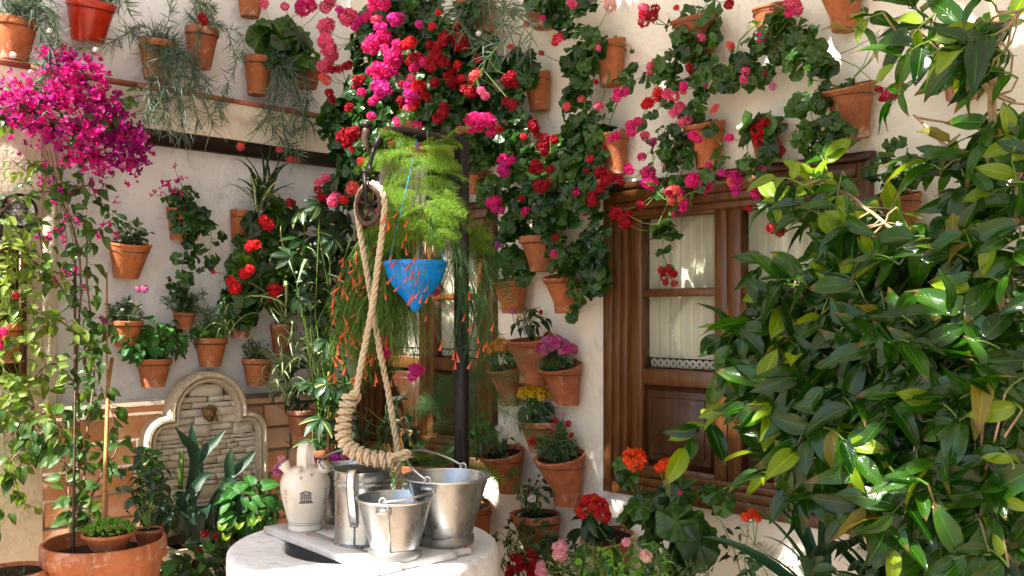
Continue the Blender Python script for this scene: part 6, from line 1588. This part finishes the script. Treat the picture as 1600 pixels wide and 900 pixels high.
for pts, ws, subs in (
    (LP((300, 835, 0), (298, 790, .0), (306, 750, .02), (308, 720, .03)), (9, 11, 16, 14), (LP((308, 728, .03), (300, 700, .04), (290, 688, .05), (274, 668, .05)), LP((307, 724, .03), (302, 695, .04), (299, 662, .04)), LP((308, 726, .03), (320, 705, .04), (336, 690, .05), (352, 672, .06)))),
    (LP((318, 832, .05), (335, 790, .06), (355, 760, .07), (362, 738, .08)), (8, 11, 14, 12), (LP((360, 745, .08), (358, 720, .09), (362, 700, .1)), LP((360, 742, .08), (380, 725, .1), (400, 705, .12)), LP((355, 755, .08), (345, 770, .09), (338, 768, .1)))),
    (LP((290, 838, .06), (284, 800, .08), (288, 770, .08)), (7, 13, 12), (LP((288, 780, .08), (300, 770, .1), (318, 745, .1), (338, 740, .12)),))):
    mb = ribbon(pts, [w * k_ for w in np.array(ws) * .72], 'stag'); sg.add('frond', mb, M['stag'], True)
    for s_ in subs: mb = ribbon(s_, [w * k_ for w in (7, 8, 6, .5)], 'stag'); sg.add('frond', mb, M['stag'], True)
for (x, y, x1, y1) in ((325, 830, 318, 790), (310, 835, 300, 800), (345, 830, 352, 795), (370, 820, 372, 780), (280, 830, 262, 800)): 
    mb = ribbon(LP((x, y, .1), ((x + x1) / 2, (y + y1) / 2 - 8, .14), (x1, y1, .16), (x1 + 4, y1 + 22, .18)), [6 * k_, 12 * k_, 13 * k_, 1 * k_], 'stag'); sg.add('frond', mb, M['stag'], True)
mb = MB(); mb.tube(LP((282, 765, .06), (284, 705, .02)), .012, 10); sg.add('cut_stem', mb, M['russ'])
finish(sg)
t = T('foliage_plant', 'low leafy plants with white lily flowers at the right side of the basin', 'plant', LW.w(fc + .3, .25, bz - .03))
t.c = LW.w(fc + .28, .2, bz); t.W, t.out, t.anchors, t.stems, t.fol, t.R = LW, .3, [], MB(), {}, .1; ALL.append(t)
blob(t, 'mint', 395, 790, 44, 36, 70, 30, .42, .1); blob(t, 'deep', 350, 820, 30, 20, 24, 34, .36); blob(t, 'deep', 415, 790, 30, 26, 30, 22, .4)
for (x, y) in ((345, 830), (352, 845), (372, 828), (395, 822), (405, 815)):
    p = LW.at(x, y, .5); t.put('lily', 'citrus_y', mat4(p, V(-.3, -.9, .2), V(.5, 0, .9), .05)); t.put('lily', 'citrus_y', mat4(p, V(.3, -.9, .2), V(-.3, 0, .9), .045))
t = T('calla_lily', 'low calla lilies with dark red spathes in front of the fountain basin', 'plant', atd(318, 940, 4.35) * V(1, 1, 0))
t.c = atd(318, 930, 4.35); t.W, t.out, t.anchors, t.stems, t.fol, t.R = LW, .5, [], MB(), {}, .1; ALL.append(t)
blob(t, 'deep', 315, 885, 50, 26, 60, 36, .72, .1); blob(t, 'mint', 305, 880, 44, 20, 20, 28, .75)
for (x, y, r_, c_) in ((320, 834, 7, 'crim'), (305, 884, 7, 'crim'), (337, 838, 5, 'crim'), (310, 860, 5, 'crim')): flower(t, c_, x, y, r_, .75)
t = T('jade_bush', 'small dark bush between the big bowl and the stone fountain', 'plant', atd(240, 930, 4.5) * V(1, 1, 0))
t.c = LW.at(240, 880, .35); t.W, t.out, t.anchors, t.stems, t.fol, t.R = LW, .35, [], MB(), {}, .1; ALL.append(t)
blob(t, 'deep', 240, 790, 22, 50, 60, 22, .35); blob(t, 'deep', 262, 800, 20, 40, 40, 24, .4); blob(t, 'mint', 236, 720, 12, 24, 16, 22, .35)
# flowers beside the jug
t = T('pansy_pot', 'small pot of pink and violet flowers tucked behind the ceramic jug', 'potted plant', atd(520, 790, 4.0) * V(1, 1, 0))
t.c = atd(520, 790, 4.0); t.W, t.out, t.anchors, t.stems, t.fol, t.R = RW, .3, [], MB(), {}, .1; ALL.append(t)
mb = MB(); mb.lathe([(.10, 0), (.14, t.c[2] - .05), (.15, t.c[2] - .05), (.15, t.c[2]), (.14, t.c[2]), (.12, t.c[2] - .03), (.001, t.c[2] - .02)], t.c * V(1, 1, 0), 32, capb=True); t.add('pot', mb, M['terra_d'], auto=40)
blob(t, 'deep', 500, 760, 60, 30, 60, 24, (4.0,), .1)
for c_, x, y, r_ in (('rosy', 437, 727, 10), ('rosy', 433, 737, 8), ('pwhite', 440, 718, 7), ('rosy', 540, 708, 9), ('mag', 548, 716, 9), ('pwhite', 552, 725, 9), ('purple', 524, 716, 8)): flower(t, c_, x, y, r_, y=3.85)

# ================================================================== ORANGE TREE
ot_ = T('orange_tree', 'leafy orange tree with glossy leaves covering the right side of the window', 'tree', RW.at(1545, 1300, .62) * V(1, 1, 0))
ot_.W, ot_.out, ot_.anchors, ot_.stems, ot_.fol, ot_.R = RW, .6, [], MB(), {}, .1
def OT(x, y, o=.6): return RW.at(x, y, o)
tr_ = [OT(1580, 1000, .55), OT(1572, 850, .55), OT(1566, 600, .5), OT(1557, 330, .45), OT(1553, 150, .45), OT(1560, 60, .45), OT(1545, -40, .4)]
tr_[0] = V(ot_.loc[0], ot_.loc[1], 0) if False else tr_[0]
base = V(tr_[0][0], tr_[0][1], 0)
mb = MB(); Q, s_ = resample([base] + tr_, .03); mb.tube(Q + np.cumsum(rv(.0) if False else rng.normal(size=Q.shape) * .0008, 0), np.linspace(.024, .010, len(Q)), 8); ot_.add('trunk', mb, M['bark_p'], True)
LB = []
BR = MB()
def limb(pts, r=.009):
    Q, s_ = resample([OT(*p) for p in pts], .02); BR.tube(Q + np.cumsum(rng.normal(size=Q.shape) * .0015, 0), np.linspace(r, r * .4, len(Q)), 5, False); LB.append(Q)
limb([(1566, 620, .5), (1500, 560, .6), (1400, 500, .65), (1280, 460, .6), (1190, 480, .55)]); limb([(1568, 700, .5), (1480, 650, .65), (1380, 620, .7), (1250, 600, .65), (1120, 640, .6)])
limb([(1560, 420, .45), (1480, 400, .55), (1400, 360, .6), (1320, 300, .55), (1270, 280, .5)]); limb([(1572, 800, .5), (1500, 730, .6), (1380, 690, .7), (1280, 700, .6)]); limb([(1556, 280, .45), (1500, 250, .5), (1450, 200, .45), (1430, 180, .4)])
limb([(1555, 150, .45), (1500, 100, .5), (1440, 50, .45), (1410, 60, .4)]); limb([(1560, 60, .45), (1590, 20, .5), (1620, 0, .5)]); limb([(1556, 330, .45), (1590, 280, .5), (1620, 250, .5)]); limb([(1572, 820, .55), (1540, 780, .75), (1450, 780, .8), (1350, 740, .75)]); limb([(1510, 430, .4), (1520, 520, .5), (1560, 600, .5)], .012)
def twig(x, y, o, ang, L, n, size, young=.12):
    p0 = OT(x, y, o); k = p0[1] / F; d = nrm(RW.u * math.cos(ang) + UP * math.sin(ang) + RW.n * (.25 + .35 * rng.normal()))
    Q = [p0 + d * L * k * q + UP * (-.35 * L * k * q * q) for q in np.linspace(0, 1, 5)]; ot_.stems.tube(Q, np.linspace(.0035, .0015, 5), 4, False)
    A = np.array(Q)
    D = [(np.min(np.linalg.norm(l - p0, axis=1)), l[np.argmin(np.linalg.norm(l - p0, axis=1))]) for l in LB]; D.sort(key=lambda q: q[0])
    if D[0][0] > .01: BR.tube([D[0][1], (D[0][1] + p0) / 2 + rv(.01), p0], [.004, .0035, .003], 4, False)
    for i in range(n):
        s_ = (i + 1) / n; j = min(3, int(s_ * 4)); q = A[j] + (A[j + 1] - A[j]) * (s_ * 4 - j)
        if s_ >= .999: tip = d - UP * .5
        else: tip = d * .55 + nrm(np.cross(d, RW.n)) * (1 if i % 2 else -1) * .9 - UP * .35
        sz_ = rng.uniform(.55, 1.2); nn = UP * .65 + RW.n * .6 + V(0, -.4, 0) + rv(.62)
        yk = rng.random() < young * .75 + .08 * (s_ > .8)
        ot_.put('leaf', 'citrus_y' if yk else ('citrus_o' if rng.random() < .035 else 'citrus'), mat4(q, nn, tip + rv(.25), size * k * sz_ * (.85 if yk else 1)))
REG = [ # cx cy rx ry n out size young
 (1330, 450, 80, 55, 22, .62, 60, .12), (1450, 440, 100, 75, 32, .66, 62, .10), (1545, 400, 55, 65, 14, .6, 62, .1), (1240, 520, 60, 45, 14, .6, 58, .22), (1340, 560, 100, 60, 32, .7, 62, .1), (1480, 580, 115, 90, 44, .75, 64, .08),
 (1260, 610, 80, 45, 20, .66, 60, .25), (1400, 660, 115, 60, 36, .75, 64, .12), (1540, 700, 70, 110, 28, .8, 68, .10), (1300, 690, 75, 35, 15, .68, 60, .18), (1430, 750, 100, 45, 24, .82, 66, .1), (1320, 345, 45, 30, 9, .55, 54, .5), (1290, 290, 40, 30, 8, .5, 50, .6),
 (1440, 350, 60, 40, 6, .6, 56, .3), (1560, 300, 45, 50, 9, .6, 58, .2), (1450, 40, 40, 30, 4, .5, 56, .3), (1570, 60, 45, 60, 13, .55, 62, .15), (1530, 190, 30, 40, 2, .5, 56, .3), (1595, 180, 20, 60, 5, .55, 60, .2), (1500, 275, 40, 20, 3, .55, 54, .3), (1560, 840, 60, 60, 13, .85, 68, .1)]
for (cx, cy, rx, ry, n, o, sz, yg) in REG:
    for i in range(n):
        a = rng.random() * 2 * pi; q = math.sqrt(rng.random()); x, y = cx + math.cos(a) * q * rx, cy + math.sin(a) * q * ry
        twig(x, y, o - .22 + .34 * rng.random(), pi + rng.normal() * .7 - .15 if rng.random() < .75 else rng.random() * 6.28, 52, 5, sz * 1.24, yg)
for (cx, cy, rx, ry, n) in ((1400, 560, 110, 90, 34), (1530, 560, 80, 110, 34), (1480, 720, 110, 90, 40), (1360, 680, 80, 50, 16), (1530, 440, 60, 40, 10), (1560, 820, 60, 60, 16)):
    for i in range(n):
        a = rng.random() * 2 * pi; q = math.sqrt(rng.random()); twig(cx + math.cos(a) * q * rx, cy + math.sin(a) * q * ry, .16 + .2 * rng.random(), rng.random() * 6.28, 50, 6, 60, .02)
# explicit outer sprays
for (x, y, o, a, L, n, s_, yg) in ((1140, 645, .6, 3.35, 60, 4, 66, 1), (1120, 650, .6, 3.9, 60, 4, 70, 1), (1200, 500, .6, 3.0, 50, 6, 56, .3), (1180, 560, .6, 3.3, 50, 6, 62, .0), (1230, 400, .55, 3.2, 50, 6, 54, .1), (1240, 700, .65, 3.6, 60, 6, 58, .3), (1280, 740, .7, 3.9, 60, 6, 66, .1), (1180, 620, .6, 3.1, 50, 6, 56, .5), (1290, 280, .5, 2.8, 30, 5, 46, .9), (1300, 310, .5, 3.4, 40, 5, 52, .9), (1380, 20, .45, 3.3, 50, 6, 54, .3), (1440, 120, .45, 3.5, 50, 5, 54, .3), (1500, 210, .5, 3.5, 60, 6, 60, .2)):
    twig(x, y, o, a, L, n, s_, yg)
for (cx, cy, rx, ry, n) in ((1592, 500, 30, 120, 16), (1590, 700, 30, 120, 16), (1596, 320, 20, 60, 6), (1250, 640, 50, 60, 10), (1235, 520, 40, 45, 8), (1215, 590, 40, 35, 5)):
    for i in range(n): twig(cx + rng.normal() * rx * .6, cy + rng.normal() * ry * .6, .45 + .3 * rng.random(), rng.random() * 6.28, 50, 6, 66, .05)
ot_.add('branches', BR, M['bark_p'], True); ot_.stems.tube([OT(1500, 700, .6), OT(1480, 690, .6)], .002, 3); finish(ot_)
mb = MB(); mb.box(V(base[0], base[1], 0) + V(.02, .02, .20), (V(1, 0, 0), V(0, 1, 0), UP), (.24, .24, .20)); 
tp = T('square_planter', 'square clay planter at the foot of the orange tree', 'planter', base); tp.add('box', mb, M['terra_d']); 
mb = MB(); mb.tube([RW.at(1580, 1000, .06), RW.at(1580, 690, .06)], .018, 10); solo('wooden_post', 'brown round post against the wall at the lower right', 'post', mb, M['wood'], True)

# ================================================================== LOW PLANTS UNDER THE WINDOW
def gp(name, label, cat, px, py, out, yb=None):
    q = RW.at(px, py, out); t = T(name, label, cat, V(q[0], q[1], 0)); t.c = q; t.W, t.out, t.anchors, t.stems, t.fol, t.R = RW, out, [], MB(), {}, .1; t.k = q[1] / F; ALL.append(t); return t
t = gp('geranium', 'vermilion geranium with broad leaves below the left window sash', 'geranium', 1060, 930, .32)
blob(t, 'ger', 1060, 850, 52, 42, 20, 54, .34, .12, hollow=.5); blob(t, 'ger', 975, 740, 22, 20, 6, 30, .3); blob(t, 'ger', 1045, 785, 44, 24, 7, 44, .3); blob(t, 'ger', 1110, 780, 36, 24, 6, 40, .3); blob(t, 'ger', 1000, 800, 30, 24, 14, 44, .32)
for (x, y) in ((992, 717), (1038, 727), (1172, 806)):
    t.anchors.append(RW.at(x + 8, y + 45, .34)); trail(t, 'ger', [(1060, 930, .3), (x + 25, y + 110, .34), (x + 8, y + 45, .34)], 4, 26, 12)
for x, y, r_ in ((992, 717, 20), (1038, 727, 12), (1030, 731, 9), (1045, 722, 8), (1165, 808, 9), (1176, 803, 10), (1184, 811, 7)): flower(t, 'verm', x, y, r_, .36)
flower(t, 'hot', 1063, 770, 4, .3)
t = R('p25', 948, 838, 84, 70, 'brown pot of red kalanchoe on the ground left below the window', 'terra_d', 'flare')
kal(t, 'verm', 926, 798, 30, 22, 9, 6, 30, 34); kal(t, 'red', 926, 800, 30, 24, 22, 6, 10, 30)
t = gp('young_geranium', 'pale green pelargonium with pink and white flowers at the bottom centre', 'geranium', 960, 960, .62)
for i in range(16):
    x = 900 + 130 * rng.random(); trail(t, 'ger', [(960, 960, .62), (x, 910, .62), (x + rng.normal() * 10, 850 + 30 * rng.random(), .62)], 4, 24, 12)
blob(t, 'bright', 960, 890, 70, 30, 90, 16, .6, pet=False); bushy(t, 'bright', 300, 1000, 870, 60, 30, .1, 14, .003)
for c_, x, y, r_ in (('pwhite', 875, 861, 13), ('pwhite', 846, 890, 10), ('pwhite', 985, 848, 11), ('pale', 1010, 868, 11), ('pwhite', 842, 893, 8), ('pale', 870, 868, 8)): flower(t, c_, x, y, r_, .66)
t = gp('rose_bush', 'small bush with dark crimson petals beside the right of the well', 'shrub', 830, 990, .35)
blob(t, 'deep', 820, 850, 60, 44, 110, 20, .3, .12); blob(t, 'deep', 880, 880, 50, 30, 70, 18, .35)
for i in range(22): flower(t, 'crim', 790 + 50 * rng.random(), 865 + 40 * rng.random(), 8, .42)
t = gp('rosemary_bush', 'dark needle leaved bush under the red kalanchoe', 'shrub', 950, 1000, .4)
bushy(t, 'greygreen', 1300, 950, 880, 60, 34, .12, 13, .003, .42, 40); bushy(t, 'greygreen', 700, 1060, 900, 60, 30, .12, 13, .003, .5, 24)
t = gp('strap_leaved_lily', 'dark strap leaved lily clump in the shade below the orange tree', 'lily', 1290, 1010, .5)
arch(t, 'strap', 16, 200, 1290, 970, .45, lift=.1); arch(t, 'strap', 14, 190, 1400, 980, .5)
arch(t, 'strap', 18, 200, 1500, 990, .55)
t = gp('fern_clump', 'fine dark fern on the ground at the bottom right', 'fern', 1420, 1000, .45)
for i in range(26): t.put('frond', 'fernd', mat4(RW.at(1250 + 340 * rng.random(), 930, .45), V(0, -.4, .8) + rv(.3), V(rng.normal(), -.2, 1), .22 + .1 * rng.random()))
blob(t, 'deep', 1420, 880, 150, 40, 110, 44, .55, .15, pet=False); blob(t, 'deep', 1560, 870, 60, 60, 60, 44, .6, .15, pet=False)
t = gp('spindly_shrub', 'thin dark leaved shrub with small orange bloom against the white wall base', 'shrub', 1165, 960, .2)
trail(t, 'deep', [(1165, 960, .2), (1165, 880, .24), (1172, 830, .25)], 20, 22, 14); trail(t, 'deep', [(1180, 960, .2), (1150, 860, .2), (1130, 810, .2)], 16, 24, 14)

for t in ALL: finish(t, 'stem')
for t in THINGS: t.fin()
